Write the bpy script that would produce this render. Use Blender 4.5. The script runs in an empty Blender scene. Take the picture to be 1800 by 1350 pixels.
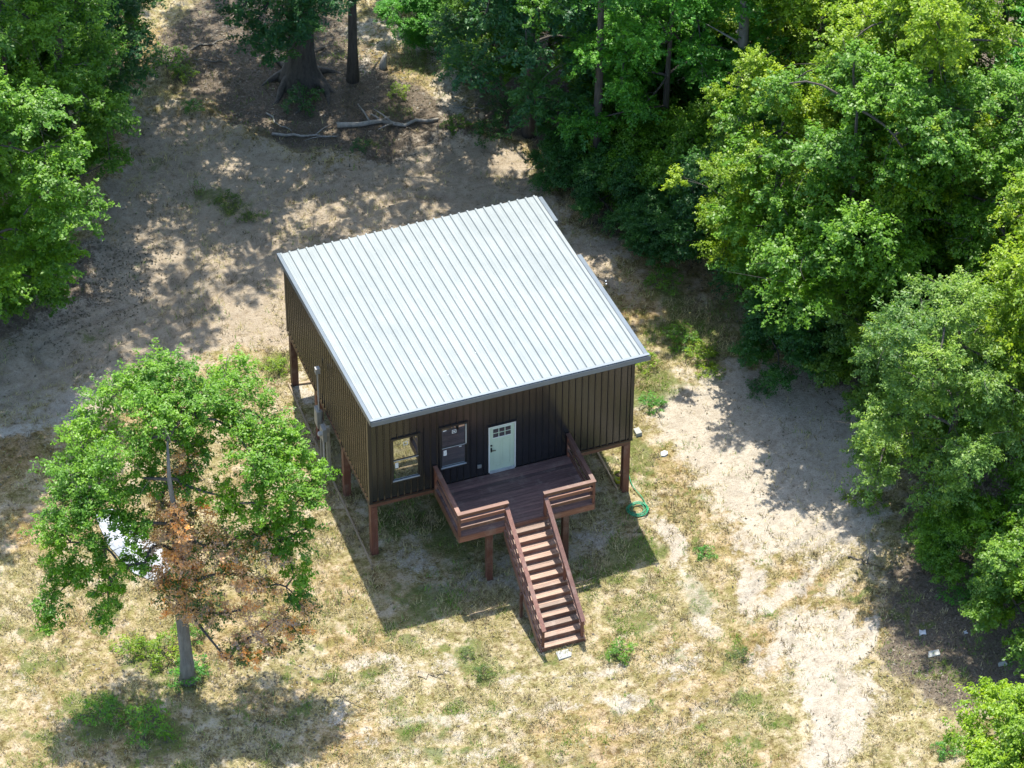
import bpy, math, random
import numpy as np
from mathutils import Vector, Matrix

# ---------------------------------------------------------------- camera, sky, sun, exposure
scene = bpy.context.scene
col = scene.collection
CAM = np.array([-25.497, -83.039, 86.910])
YAW, PITCH, ROLL, FPX = -0.3510, -0.7398, 0.0060, 6500.0


def cam_axes():
    f = np.array([-math.sin(YAW) * math.cos(PITCH), math.cos(YAW) * math.cos(PITCH), math.sin(PITCH)])
    r = np.cross(f, [0, 0, 1.0]); r /= np.linalg.norm(r)
    u = np.cross(r, f)
    return r * math.cos(ROLL) + u * math.sin(ROLL), -r * math.sin(ROLL) + u * math.cos(ROLL), f


CR, CU, CF = cam_axes()
cd = bpy.data.cameras.new('camera')
cd.sensor_fit = 'HORIZONTAL'; cd.sensor_width = 36.0; cd.lens = FPX / 1800.0 * 36.0
cd.clip_start = 1.0; cd.clip_end = 5000.0
cam = bpy.data.objects.new('camera', cd); col.objects.link(cam)
M = Matrix(((CR[0], CU[0], -CF[0]), (CR[1], CU[1], -CF[1]), (CR[2], CU[2], -CF[2])))
cam.matrix_world = Matrix.Translation(Vector(CAM)) @ M.to_4x4()
scene.camera = cam
scene.render.resolution_x = 1024; scene.render.resolution_y = 768

SUN_EL, SUN_AZ = math.radians(67.2), math.radians(78.8)      # azimuth from +x
world = bpy.data.worlds.new('World'); scene.world = world; world.use_nodes = True
wn = world.node_tree
sky = wn.nodes.new('ShaderNodeTexSky'); sky.sky_type = 'NISHITA'; sky.sun_disc = False
sky.sun_elevation = SUN_EL; sky.sun_rotation = math.pi / 2 - SUN_AZ
wn.links.new(sky.outputs[0], wn.nodes['Background'].inputs[0])
wn.nodes['Background'].inputs[1].default_value = 0.15
sl = bpy.data.lights.new('sun', 'SUN'); sl.energy = 3.5; sl.angle = math.radians(0.53); sl.color = (1.0, 0.95, 0.86)
sun = bpy.data.objects.new('sun', sl); col.objects.link(sun)
SD = Vector((-math.cos(SUN_AZ) * math.cos(SUN_EL), -math.sin(SUN_AZ) * math.cos(SUN_EL), -math.sin(SUN_EL)))
sun.rotation_euler = SD.to_track_quat('-Z', 'Y').to_euler(); sun.location = (0, 0, 60)
scene.view_settings.view_transform = 'Standard'; scene.view_settings.look = 'None'
scene.view_settings.exposure = 1.58; scene.view_settings.gamma = 1.0
scene.view_settings.use_curve_mapping = False


def gp(px, py, z=0.0):
    """survey point: where the sight line of a photo pixel meets the height z"""
    d = CF + CR * (px - 900.0) / FPX - CU * (py - 675.0) / FPX
    t = (z - CAM[2]) / d[2]
    return CAM + d * t


# ---------------------------------------------------------------- helpers
def tag(o, label=None, cat=None, group=None, kind=None):
    if label: o['label'] = label
    if cat: o['category'] = cat
    if group: o['group'] = group
    if kind: o['kind'] = kind
    return o


def empty(name, loc=(0, 0, 0), rz=0.0):
    o = bpy.data.objects.new(name, None); col.objects.link(o)
    o.location = loc; o.rotation_euler = (0, 0, rz); o.empty_display_size = 0.2
    return o


class MB:
    def __init__(s):
        s.v = []; s.f = []

    def add(s, v, f):
        n = len(s.v); s.v += [tuple(map(float, a)) for a in v]
        s.f += [tuple(i + n for i in q) for q in f]; return s

    def box(s, x0, x1, y0, y1, z0, z1):
        v = [(x0, y0, z0), (x1, y0, z0), (x1, y1, z0), (x0, y1, z0), (x0, y0, z1), (x1, y0, z1), (x1, y1, z1), (x0, y1, z1)]
        return s.add(v, [(3, 2, 1, 0), (4, 5, 6, 7), (0, 1, 5, 4), (1, 2, 6, 5), (2, 3, 7, 6), (3, 0, 4, 7)])

    def bar(s, p, q, w, h, up=(0, 0, 1)):
        p = Vector(p); q = Vector(q); d = (q - p).normalized()
        sd = d.cross(Vector(up)).normalized() * (w / 2); uu = sd.cross(d).normalized() * (h / 2)
        v = [a + b for a in (p, q) for b in (-sd - uu, sd - uu, sd + uu, -sd + uu)]
        return s.add(v, [(0, 1, 2, 3), (7, 6, 5, 4), (0, 4, 5, 1), (1, 5, 6, 2), (2, 6, 7, 3), (3, 7, 4, 0)])

    def tube(s, pts, rad, n=8, cap=True, lobes=0, lobe_amp=0.0):
        pts = [Vector(p) for p in pts]
        if not hasattr(rad, '__len__'): rad = [rad] * len(pts)
        b = len(s.v); ref = Vector((0.31, 0.17, 0.93))
        for i, p in enumerate(pts):
            d = (pts[min(i + 1, len(pts) - 1)] - pts[max(i - 1, 0)])
            d = d.normalized() if d.length > 1e-9 else Vector((0, 0, 1))
            a = d.cross(Vector((1, 0, 0)) if abs(d.z) > .8 else Vector((0, 0, 1))).normalized(); c = d.cross(a)
            for k in range(n):
                t = 2 * math.pi * k / n
                rr = rad[i] * (1 + lobe_amp * math.cos(lobes * t) * (1 - i / (len(pts) - 1)) if lobes else 1)
                s.v.append(tuple(p + (a * math.cos(t) + c * math.sin(t)) * rr))
        for i in range(len(pts) - 1):
            for k in range(n):
                k2 = (k + 1) % n
                s.f.append((b + i * n + k, b + i * n + k2, b + (i + 1) * n + k2, b + (i + 1) * n + k))
        if cap:
            s.f.append(tuple(b + k for k in range(n))[::-1]); e = b + (len(pts) - 1) * n
            s.f.append(tuple(e + k for k in range(n)))
        return s

    def mesh(s, name, mat, smooth=False):
        m = bpy.data.meshes.new(name); m.from_pydata(s.v, [], s.f); m.update()
        if mat: m.materials.append(mat)
        if smooth: m.shade_smooth()
        return m

    def build(s, name, mat, parent=None, loc=None, smooth=False):
        o = bpy.data.objects.new(name, s.mesh(name, mat, smooth)); col.objects.link(o)
        if loc is not None: o.location = loc
        if parent: o.parent = parent
        return o


def link_mesh(name, me, parent=None, loc=(0, 0, 0), rot=(0, 0, 0), scale=(1, 1, 1)):
    o = bpy.data.objects.new(name, me); col.objects.link(o)
    o.location = loc; o.rotation_euler = rot; o.scale = scale
    if parent: o.parent = parent
    return o


# numpy value noise
_T = np.random.RandomState(7).rand(256, 256)


def vnoise(x, y):
    xi = np.floor(x).astype(int); yi = np.floor(y).astype(int); fx = x - xi; fy = y - yi
    fx = fx * fx * (3 - 2 * fx); fy = fy * fy * (3 - 2 * fy)
    a = _T[xi & 255, yi & 255]; b = _T[(xi + 1) & 255, yi & 255]; c = _T[xi & 255, (yi + 1) & 255]; d = _T[(xi + 1) & 255, (yi + 1) & 255]
    return (a * (1 - fx) + b * fx) * (1 - fy) + (c * (1 - fx) + d * fx) * fy


def fbm(x, y, o=4, s=1.0):
    r = 0; a = .5; t = 0
    for i in range(o):
        r = r + a * vnoise(x * s + 17.3 * i, y * s + 9.1 * i); t += a; a *= .55; s *= 2.07
    return r / t


# ---------------------------------------------------------------- materials
def new_mat(name):
    m = bpy.data.materials.new(name); m.use_nodes = True
    nt = m.node_tree; return m, nt, nt.nodes['Principled BSDF']


def N(nt, t, **k):
    n = nt.nodes.new(t)
    for a, b in k.items():
        if hasattr(n, a) and not a.startswith('i_'): setattr(n, a, b)
    return n


def noise(nt, co, scale, detail=4, rough=.6):
    n = nt.nodes.new('ShaderNodeTexNoise'); n.inputs['Scale'].default_value = scale
    n.inputs['Detail'].default_value = detail; n.inputs['Roughness'].default_value = rough
    nt.links.new(co, n.inputs['Vector']); return n.outputs['Fac']


def ramp(nt, fac, stops):
    n = nt.nodes.new('ShaderNodeValToRGB'); e = n.color_ramp.elements
    while len(e) < len(stops): e.new(.5)
    for i, (p, c) in enumerate(stops):
        e[i].position = p; e[i].color = (*c, 1) if len(c) == 3 else c
    nt.links.new(fac, n.inputs['Fac']); return n.outputs['Color']


def mix(nt, fac, a, b, mode='MIX'):
    n = nt.nodes.new('ShaderNodeMix'); n.data_type = 'RGBA'; n.blend_type = mode
    for s, v in ((n.inputs[0], fac), (n.inputs[6], a), (n.inputs[7], b)):
        if isinstance(v, (int, float)): s.default_value = v
        elif isinstance(v, tuple): s.default_value = (*v, 1)
        else: nt.links.new(v, s)
    return n.outputs[2]


def mth(nt, op, a, b=None, c=None):
    n = nt.nodes.new('ShaderNodeMath'); n.operation = op
    for i, v in enumerate((a, b, c)):
        if v is None: continue
        if isinstance(v, (int, float)): n.inputs[i].default_value = v
        else: nt.links.new(v, n.inputs[i])
    return n.outputs[0]


def bump(nt, bsdf, h, strength, dist):
    b = nt.nodes.new('ShaderNodeBump'); b.inputs['Strength'].default_value = strength; b.inputs['Distance'].default_value = dist
    nt.links.new(h, b.inputs['Height']); nt.links.new(b.outputs[0], bsdf.inputs['Normal'])


def objco(nt): return nt.nodes.new('ShaderNodeTexCoord').outputs['Object']


def objrand(nt): return nt.nodes.new('ShaderNodeObjectInfo').outputs['Random']


def plain(name, c, rough=.6, metal=0.0, var=.15, scale=6, spec=.5):
    m, nt, b = new_mat(name); co = objco(nt)
    f = noise(nt, co, scale, 5)
    lo = tuple(x * (1 - var) for x in c); hi = tuple(min(1, x * (1 + var)) for x in c)
    nt.links.new(ramp(nt, f, [(.3, lo), (.7, hi)]), b.inputs['Base Color'])
    b.inputs['Roughness'].default_value = rough; b.inputs['Metallic'].default_value = metal
    b.inputs['Specular IOR Level'].default_value = spec
    return m


def wood(name, c0, c1, axis='x', rough=.6):
    m, nt, b = new_mat(name); co = objco(nt)
    mp = nt.nodes.new('ShaderNodeMapping')
    mp.inputs['Scale'].default_value = {'x': (.8, 14, 14), 'y': (14, .8, 14), 'z': (14, 14, .8)}[axis]
    nt.links.new(co, mp.inputs[0])
    off = nt.nodes.new('ShaderNodeVectorMath'); off.operation = 'ADD'; nt.links.new(mp.outputs[0], off.inputs[0])
    r = objrand(nt); rr = mth(nt, 'MULTIPLY', r, 37.0); cmb = nt.nodes.new('ShaderNodeCombineXYZ')
    for i in range(3): nt.links.new(rr, cmb.inputs[i])
    nt.links.new(cmb.outputs[0], off.inputs[1])
    f = noise(nt, off.outputs[0], 1.6, 6, .65)
    c = ramp(nt, f, [(.28, c0), (.72, c1)])
    hue = ramp(nt, r, [(0, (.58, .6, .62)), (1, (1.3, 1.24, 1.2))])
    c = mix(nt, 1.0, c, hue, 'MULTIPLY')
    nt.links.new(c, b.inputs['Base Color']); b.inputs['Roughness'].default_value = rough
    g2 = noise(nt, off.outputs[0], 5.5, 4, .8); c = mix(nt, 1.0, c, ramp(nt, g2, [(.32, (.62, .6, .58)), (.66, (1.2, 1.2, 1.2))]), 'MULTIPLY')
    dust = noise(nt, co, 2.2, 5, .7); c = mix(nt, ramp(nt, dust, [(.52, (0, 0, 0)), (.75, (.35, .35, .35))]), c, (.30, .25, .2))
    nt.links.new(c, b.inputs['Base Color'])
    bump(nt, b, f, .3, .004)
    return m


MAT = {}
MAT['deck'] = wood('deck_wood', (.07, .043, .040), (.165, .10, .09), 'x', .55)
MAT['tread'] = wood('tread_wood', (.155, .088, .058), (.31, .195, .13), 'x', .55)
MAT['rail'] = wood('rail_wood', (.095, .038, .024), (.20, .088, .055), 'x', .5)
MAT['railsl'] = wood('stair_rail_wood', (.10, .048, .034), (.20, .10, .072), 'y', .5)
MAT['post'] = wood('post_wood', (.07, .025, .016), (.15, .055, .034), 'z', .6)
MAT['paletimber'] = wood('pale_timber', (.26, .19, .115), (.42, .33, .21), 'y', .8)
MAT['greypost'] = wood('grey_post_wood', (.2, .19, .15), (.34, .32, .25), 'z', .8)


def metal_wall():
    m, nt, b = new_mat('bronze_siding'); co = objco(nt)
    f = noise(nt, co, 1.1, 4); f2 = noise(nt, co, 40, 3)
    c = ramp(nt, mth(nt, 'ADD', mth(nt, 'MULTIPLY', f, .8), mth(nt, 'MULTIPLY', f2, .2)), [(.3, (.0085, .009, .0105)), (.75, (.0145, .0148, .0165))])
    nt.links.new(c, b.inputs['Base Color'])
    b.inputs['Roughness'].default_value = .23; b.inputs['Metallic'].default_value = .0
    b.inputs['Specular IOR Level'].default_value = .75
    return m


def metal_roof():
    m, nt, b = new_mat('galvalume_roof'); co = objco(nt)
    f = noise(nt, co, .9, 5); f2 = noise(nt, co, 60, 4, .8)
    r = objrand(nt)
    c = ramp(nt, f, [(.3, (.194, .216, .214)), (.7, (.228, .25, .246))])
    c = mix(nt, 1.0, c, ramp(nt, r, [(0, (.955, .96, .965)), (1, (1.0, 1.0, 1.0))]), 'MULTIPLY')
    mp = nt.nodes.new('ShaderNodeMapping'); mp.inputs['Scale'].default_value = (5, .35, 1); nt.links.new(co, mp.inputs[0])
    c = mix(nt, 1.0, c, ramp(nt, noise(nt, mp.outputs[0], 1.5, 6, .65), [(.3, (.90, .905, .90)), (.6, (1.02, 1.02, 1.02))]), 'MULTIPLY')
    c = mix(nt, mth(nt, 'MULTIPLY', mth(nt, 'GREATER_THAN', f2, .72), .45), c, (.22, .23, .22))
    nt.links.new(c, b.inputs['Base Color'])
    b.inputs['Roughness'].default_value = .5; b.inputs['Metallic'].default_value = .0; b.inputs['Specular IOR Level'].default_value = .35
    return m


MAT['siding'] = metal_wall(); MAT['roof'] = metal_roof()
MAT['trim'] = plain('grey_trim_metal', (.12, .145, .165), .4, .2, .08, 2)
MAT['darktrim'] = plain('dark_trim_metal', (.014, .014, .014), .35, 0, .2, 3)
MAT['core'] = plain('dark_sheathing', (.03, .028, .025), .8)
MAT['doorpaint'] = plain('sage_door_paint', (.36, .44, .34), .45, 0, .05, 2)
MAT['doortrim'] = plain('white_door_trim', (.5, .52, .5), .5, 0, .05, 3)
MAT['sill'] = plain('grey_sill_metal', (.35, .38, .4), .4, .3)
MAT['black'] = plain('black_hardware', (.012, .012, .013), .35)
MAT['sticker'] = plain('white_sticker', (.5, .51, .5), .6, 0, .03)
MAT['greysteel'] = plain('galvanised_box', (.22, .23, .22), .45, .3, .1, 8)
MAT['pipe'] = plain('grey_conduit', (.27, .27, .26), .5, .1, .1, 8)
MAT['white'] = plain('white_plastic_sheet', (.36, .37, .38), .5, 0, .25, 5)
MAT['stone'] = plain('pale_concrete', (.27, .275, .25), .85, 0, .12, 14)
MAT['hose'] = plain('green_hose_vinyl', (.01, .22, .10), .4, 0, .2, 4)
MAT['bucket'] = plain('yellow_green_plastic', (.33, .36, .03), .5, 0, .15, 5)
MAT['mud'] = plain('brown_mud', (.09, .06, .035), .9)


def glass():
    m, nt, b = new_mat('window_glass')
    b.inputs['Base Color'].default_value = (.012, .016, .016, 1); b.inputs['Roughness'].default_value = .05
    g = nt.nodes.new('ShaderNodeBsdfGlossy'); g.inputs['Roughness'].default_value = .015; g.inputs['Color'].default_value = (.9, .95, .92, 1)
    lw = nt.nodes.new('ShaderNodeMixShader'); lw.inputs[0].default_value = .48
    nt.links.new(b.outputs[0], lw.inputs[1]); nt.links.new(g.outputs[0], lw.inputs[2])
    f = noise(nt, objco(nt), 1.3, 2); bu = nt.nodes.new('ShaderNodeBump'); bu.inputs['Strength'].default_value = .02; bu.inputs['Distance'].default_value = .004
    nt.links.new(f, bu.inputs['Height']); nt.links.new(bu.outputs[0], g.inputs['Normal'])
    nt.links.new(lw.outputs[0], nt.nodes['Material Output'].inputs[0]); return m


MAT['glass'] = glass()


def bark(name, c0, c1):
    m, nt, b = new_mat(name); co = objco(nt)
    mp = nt.nodes.new('ShaderNodeMapping'); mp.inputs['Scale'].default_value = (1, 1, .22); nt.links.new(co, mp.inputs[0])
    f = noise(nt, mp.outputs[0], 9, 7, .7)
    nt.links.new(ramp(nt, f, [(.3, c0), (.7, c1)]), b.inputs['Base Color']); b.inputs['Roughness'].default_value = .95
    bump(nt, b, f, .9, .04); return m


MAT['bark'] = bark('grey_bark', (.028, .025, .021), (.095, .085, .07))
MAT['palebark'] = bark('pale_bark', (.08, .075, .065), (.20, .19, .165))
MAT['deadwood'] = bark('weathered_wood', (.15, .14, .12), (.34, .32, .28))


def leaf_mat(name, trans=.35, stops=None):
    """leaf colour = the plant's own colour (object colour) varied leaf by leaf (mesh attribute)"""
    m, nt, b = new_mat(name)
    oc = nt.nodes.new('ShaderNodeObjectInfo').outputs['Color']
    at = nt.nodes.new('ShaderNodeAttribute'); at.attribute_name = 'tint'
    t = at.outputs['Fac']
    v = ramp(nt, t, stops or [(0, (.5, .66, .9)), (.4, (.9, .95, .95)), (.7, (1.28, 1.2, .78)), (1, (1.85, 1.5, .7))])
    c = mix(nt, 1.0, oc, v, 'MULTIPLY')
    nt.links.new(c, b.inputs['Base Color']); b.inputs['Roughness'].default_value = .46
    b.inputs['Specular IOR Level'].default_value = .4
    tr = nt.nodes.new('ShaderNodeBsdfTranslucent')
    nt.links.new(mix(nt, 1.0, c, (1.25, 1.5, .6), 'MULTIPLY'), tr.inputs['Color'])
    ms = nt.nodes.new('ShaderNodeMixShader'); ms.inputs[0].default_value = trans
    nt.links.new(b.outputs[0], ms.inputs[1]); nt.links.new(tr.outputs[0], ms.inputs[2])
    nt.links.new(ms.outputs[0], nt.nodes['Material Output'].inputs[0]); return m


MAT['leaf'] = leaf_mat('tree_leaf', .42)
MAT['blade'] = leaf_mat('grass_blade', .3, [(0, (.55, .56, .6)), (.45, (.95, .95, .95)), (1, (1.45, 1.42, 1.3))])

# ---------------------------------------------------------------- the ground
def poly(*pts): return np.array([gp(*p)[:2] for p in pts])


def inside(P, X, Y, feather):
    """soft membership of a polygon, 1 well inside, 0 outside by feather metres"""
    ins = np.zeros(X.shape, bool); dm = np.full(X.shape, 1e9); n = len(P)
    for i in range(n):
        x0, y0 = P[i]; x1, y1 = P[(i + 1) % n]
        c = ((y0 > Y) != (y1 > Y)) & (X < (x1 - x0) * (Y - y0) / (y1 - y0 + 1e-12) + x0); ins ^= c
        dx, dy = x1 - x0, y1 - y0; t = np.clip(((X - x0) * dx + (Y - y0) * dy) / (dx * dx + dy * dy), 0, 1)
        dm = np.minimum(dm, np.hypot(X - x0 - t * dx, Y - y0 - t * dy))
    s = np.where(ins, dm, -dm)
    return np.clip(.5 + s / (2 * feather), 0, 1)


def strip(pts, w, X, Y):
    P = [gp(*p)[:2] for p in pts]; dm = np.full(X.shape, 1e9)
    for (x0, y0), (x1, y1) in zip(P[:-1], P[1:]):
        dx, dy = x1 - x0, y1 - y0; t = np.clip(((X - x0) * dx + (Y - y0) * dy) / (dx * dx + dy * dy), 0, 1)
        dm = np.minimum(dm, np.hypot(X - x0 - t * dx, Y - y0 - t * dy))
    return np.clip(1 - dm / w, 0, 1)


def blob(px, py, r, X, Y, sy=1.0):
    c = gp(px, py); return np.clip(1.3 - np.hypot(X - c[0], (Y - c[1]) / sy) / r, 0, 1)


def cover(X, Y):
    """what grows or lies on each spot of the yard: sand, green growth, leaf litter, red-brown straw"""
    X0, Y0 = X, Y
    X = X0 + 2.2 * (fbm(X0 + 91, Y0, 4, .7) - .5) + .9 * (fbm(X0, Y0 + 55, 3, 2.6) - .5); Y = Y0 + 2.2 * (fbm(X0, Y0 - 77, 4, .7) - .5) + .9 * (fbm(X0 - 31, Y0, 3, 2.6) - .5)
    XS = X0 + .55 * (X - X0); YS = Y0 + .55 * (Y - Y0); brk = .55 + .8 * np.clip((fbm(X0 + 9, Y0 + 3, 4, .9) - .3) * 2.2, 0, 1)
    n1 = fbm(X, Y, 4, .45); n2 = fbm(X + 40, Y - 13, 4, 1.3); n3 = fbm(X - 21, Y + 33, 4, .22)
    mx = np.maximum
    sand = .25 * (n1 > 0) + 0 * X
    S = lambda P, f=.7, a=1.: a * inside(P, X, Y, f)
    dirt = S(poly((195, 170), (330, 200), (470, 250), (620, 290), (800, 235), (960, 290), (1010, 400), (1120, 420), (1100, 520), (500, 620), (330, 640), (150, 690), (0, 750), (-60, 700), (-60, 620), (130, 520), (200, 350)), .8)
    sand = mx(sand, .95 * dirt)
    sand = mx(sand, S(poly((1120, 700), (1240, 640), (1470, 640), (1560, 850), (1520, 930), (1340, 985), (1270, 930), (1190, 800)), .6, 1.15))
    sand = mx(sand, S(poly((1380, 1120), (1430, 1080), (1500, 1090), (1545, 1240), (1500, 1360), (1400, 1360), (1410, 1240)), .6, 1.1))
    for pts, w, a in (([(1175, 920), (1200, 1000), (1250, 1115)], .55, 1.05), ([(1150, 870), (1170, 930)], .5, .9), ([(1560, 905), (1430, 985), (1350, 1075)], .5, 1.15), ([(1475, 1085), (1425, 1200), (1440, 1350)], .5, 1.15), ([(1530, 1090), (1500, 1200), (1490, 1350)], .4, 1.1),
                      ([(1310, 990), (1310, 1100)], .6, .95), ([(1540, 960), (1450, 1040)], .5, .9), ([(1340, 1160), (1410, 1080)], .6, .9),
                      ([(0, 760), (120, 720), (220, 640)], .9, 1.0), ([(40, 1180), (110, 1290)], .4, .5), ([(620, 1220), (780, 1170)], 1.1, .6),
                      ([(700, 1330), (900, 1320), (1150, 1280), (1300, 1220)], .45, .62), ([(680, 1270), (900, 1262), (1120, 1225)], .4, .7), ([(560, 1180), (650, 1160), (760, 1180)], .5, .7), ([(900, 1200), (1060, 1190), (1180, 1130)], .35, .6),
                      ([(1150, 1150), (1210, 1160)], 1.0, .85), ([(640, 60), (780, 100), (800, 180)], 1.2, .9), ([(600, 1250), (660, 1330)], 1.2, .55),
                      ([(700, 0), (640, 120)], 1.0, .7)):
        sand = mx(sand, a * brk * np.minimum(1, 1.25 * strip(pts, w * 1.25, XS, YS)))
    for px, py, r, a in ((720, 990, 1.1, .7), (830, 1010, 1.2, .75), (1060, 940, 1.3, .75), (760, 1040, .9, .7), (555, 680, .7, .9), (905, 1010, .8, .7)):
        sand = mx(sand, a * blob(px, py, r, X, Y))
    green = .55 * np.clip((n3 - .53) * 5, 0, 1) * (1 - np.clip(sand, 0, 1))
    for px, py, r, a in ((800, 930, 2.0, .9), (680, 920, 1.3, .9), (740, 1060, 1.4, .8), (1110, 980, 1.2, 1.), (1060, 1010, 1.0, .9), (960, 960, .9, .7), (1130, 700, .8, 1.), (1150, 660, .9, 1.),
                         (490, 640, .9, 1.), (1220, 580, 2.2, 1.), (1180, 520, 1.2, .9), (1300, 620, 1.2, .8), (1140, 800, .7, .9), (1120, 830, .6, .9),
                         (400, 360, .9, 1.), (375, 330, .6, .9), (440, 385, .5, .9), (270, 290, .5, .7), (760, 60, 1.3, .7), (690, 210, .6, .6), (280, 130, 1.0, .7), (330, 130, .7, .9), (650, 250, .5, .7),
                         (480, 1180, .8, .4), (180, 1260, 1.3, 1.), (270, 1280, 1.3, 1.), (250, 1150, 1.0, .9), (330, 1190, 1.0, 1.), (80, 1180, .7, .8), (60, 1000, .5, .6),
                         (820, 1150, .8, .8), (850, 1190, 1.0, .9), (730, 1290, .9, .8), (760, 1330, .8, .8), (1110, 1080, .9, .7), (1240, 970, .6, .9), (1090, 1140, .6, 1.), (1290, 1150, .9, .8), (1220, 1060, .8, .7), (1330, 1250, .7, .7), (1200, 880, .5, .7), (1000, 1100, .5, .4), (560, 580, .5, .8), (150, 590, .9, .7), (740, 110, .8, .8), (880, 170, .8, .8), (1170, 540, .7, .6), (60, 480, 2.0, .3)):
        green = mx(green, a * blob(px, py, r, X, Y))
    rg = np.random.RandomState(21)
    for k in range(230):
        cx, cy, rr, aa = rg.uniform(-13, 17), rg.uniform(-15, 1.5), rg.uniform(.2, .65), rg.uniform(.6, 1.15)
        if 0 < cx < 9 and cy > -3: continue
        green = mx(green, aa * np.clip(1.3 - np.hypot(X - cx, (Y - cy) * 1.3) / rr, 0, 1) * (1 - .8 * np.clip(sand - .4, 0, 1)))
    litter = S(poly((330, -60), (600, -60), (640, 100), (800, 170), (840, 240), (700, 300), (600, 285), (470, 245), (330, 180), (260, 120)), .9, .95)
    litter = mx(litter, S(poly((140, 430), (260, 400), (300, 480), (230, 560), (140, 600), (60, 600), (-60, 610), (-60, 380)), 1.0, .9))
    litter = mx(litter, S(poly((840, 200), (960, 280), (1060, 400), (1200, 440), (1330, 560), (1450, 680), (1560, 700), (1600, 930), (2000, 900), (2000, -400), (700, -400), (820, 60)), 1.0, 1.0))
    litter = mx(litter, S(poly((1540, 1010), (1640, 950), (1900, 1000), (1900, 1280), (1650, 1260), (1550, 1180)), .8, .9))
    litter = mx(litter, S(poly((200, 1120), (560, 1150), (620, 1380), (120, 1380)), 1.2, .35))
    red = np.clip((fbm(X + 5, Y + 71, 3, .3) - .5) * 4, 0, 1) * .6
    for px, py, r, a in ((20, 800, 2.2, 1.), (40, 930, 1.6, .8), (150, 1100, 1.2, .6), (620, 1300, 1.4, .7), (980, 1300, 1.3, .6), (1390, 1020, 1.0, .8), (1440, 1000, .8, .7), (630, 1130, 1.2, .6), (1450, 1010, .9, .7), (1250, 900, .6, .6), (1270, 880, .4, .8), (300, 1000, 1.6, .5)):
        red = mx(red, a * blob(px, py, r, X, Y))
    return np.clip(sand, 0, 1.2), np.clip(green, 0, 1), np.clip(litter, 0, 1), np.clip(red, 0, 1), dirt


RUTS = ([(1560, 900), (1430, 985), (1330, 1090), (1250, 1200), (1100, 1290), (900, 1330), (650, 1340)], [(1480, 980), (1440, 1100), (1440, 1250), (1420, 1400)], [(1180, 900), (1215, 1010), (1270, 1130)],
        [(0, 720), (140, 690), (300, 560), (420, 420), (560, 330), (760, 270)], [(100, 620), (330, 520), (500, 380), (720, 320), (930, 330)])


def hgt(X, Y, dirt=None):
    z = .10 * (fbm(X, Y, 3, .35) - .5) + .05 * (fbm(X, Y, 3, 1.7) - .5)
    if dirt is not None:      # the graded strip has ridges left by the blade and pushed-up rims
        c, s = math.cos(.5), math.sin(.5)
        z = z + dirt * (.03 * np.sin((X * c + Y * s) * 5.2 + 4 * fbm(X, Y, 2, .4)) * fbm(X, Y, 2, .5) + .05 * (fbm(X, Y, 4, 2.5) - .5))
        z = z + .35 * np.exp(-((dirt - .5) / .22) ** 2) * np.clip((Y - 9) / 6, 0, 1) * fbm(X + 3, Y, 3, .6)
    for pts in RUTS:         # wheel ruts: two grooves with pushed-up shoulders
        w = strip(pts, 1.6, X + .5 * (fbm(X, Y, 3, .8) - .5), Y); d = (1 - w) * 1.6
        z = z + np.where(w > 0, -.09 * np.exp(-((d - .75) / .17) ** 2) + .05 * np.exp(-((d - 1.08) / .13) ** 2) + .035 * np.exp(-((d - .42) / .12) ** 2), 0) * (.6 + .8 * fbm(X, Y, 2, 1.5))
    hx = np.clip(1 - np.maximum(np.abs(X - 4.57) - 5.2, np.abs(Y - 3) - 9.5) / 1.5, 0, 1)
    return z * (1 - .7 * np.clip(hx, 0, 1))


GX0, GX1, GY0, GY1, GS = -19.0, 38.0, -20.0, 40.0, .125
gx = np.arange(GX0, GX1 + 1e-6, GS); gy = np.arange(GY0, GY1 + 1e-6, GS)
XX, YY = np.meshgrid(gx, gy); NXg, NYg = len(gx), len(gy)
COV = cover(XX, YY); ZZ = hgt(XX, YY, COV[4])
rim = np.minimum.reduce([XX - GX0, GX1 - XX, YY - GY0, GY1 - YY]); ZZ = ZZ * np.clip(rim / 3, 0, 1)
ZZ -= .012


def gh(x, y):
    i = np.clip(((np.asarray(y) - GY0) / GS).astype(int), 0, NYg - 1); j = np.clip(((np.asarray(x) - GX0) / GS).astype(int), 0, NXg - 1)
    return ZZ[i, j]


def on(px, py, dz=0.0):
    p = gp(px, py); return Vector((p[0], p[1], float(gh(p[0], p[1])) + dz))


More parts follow.
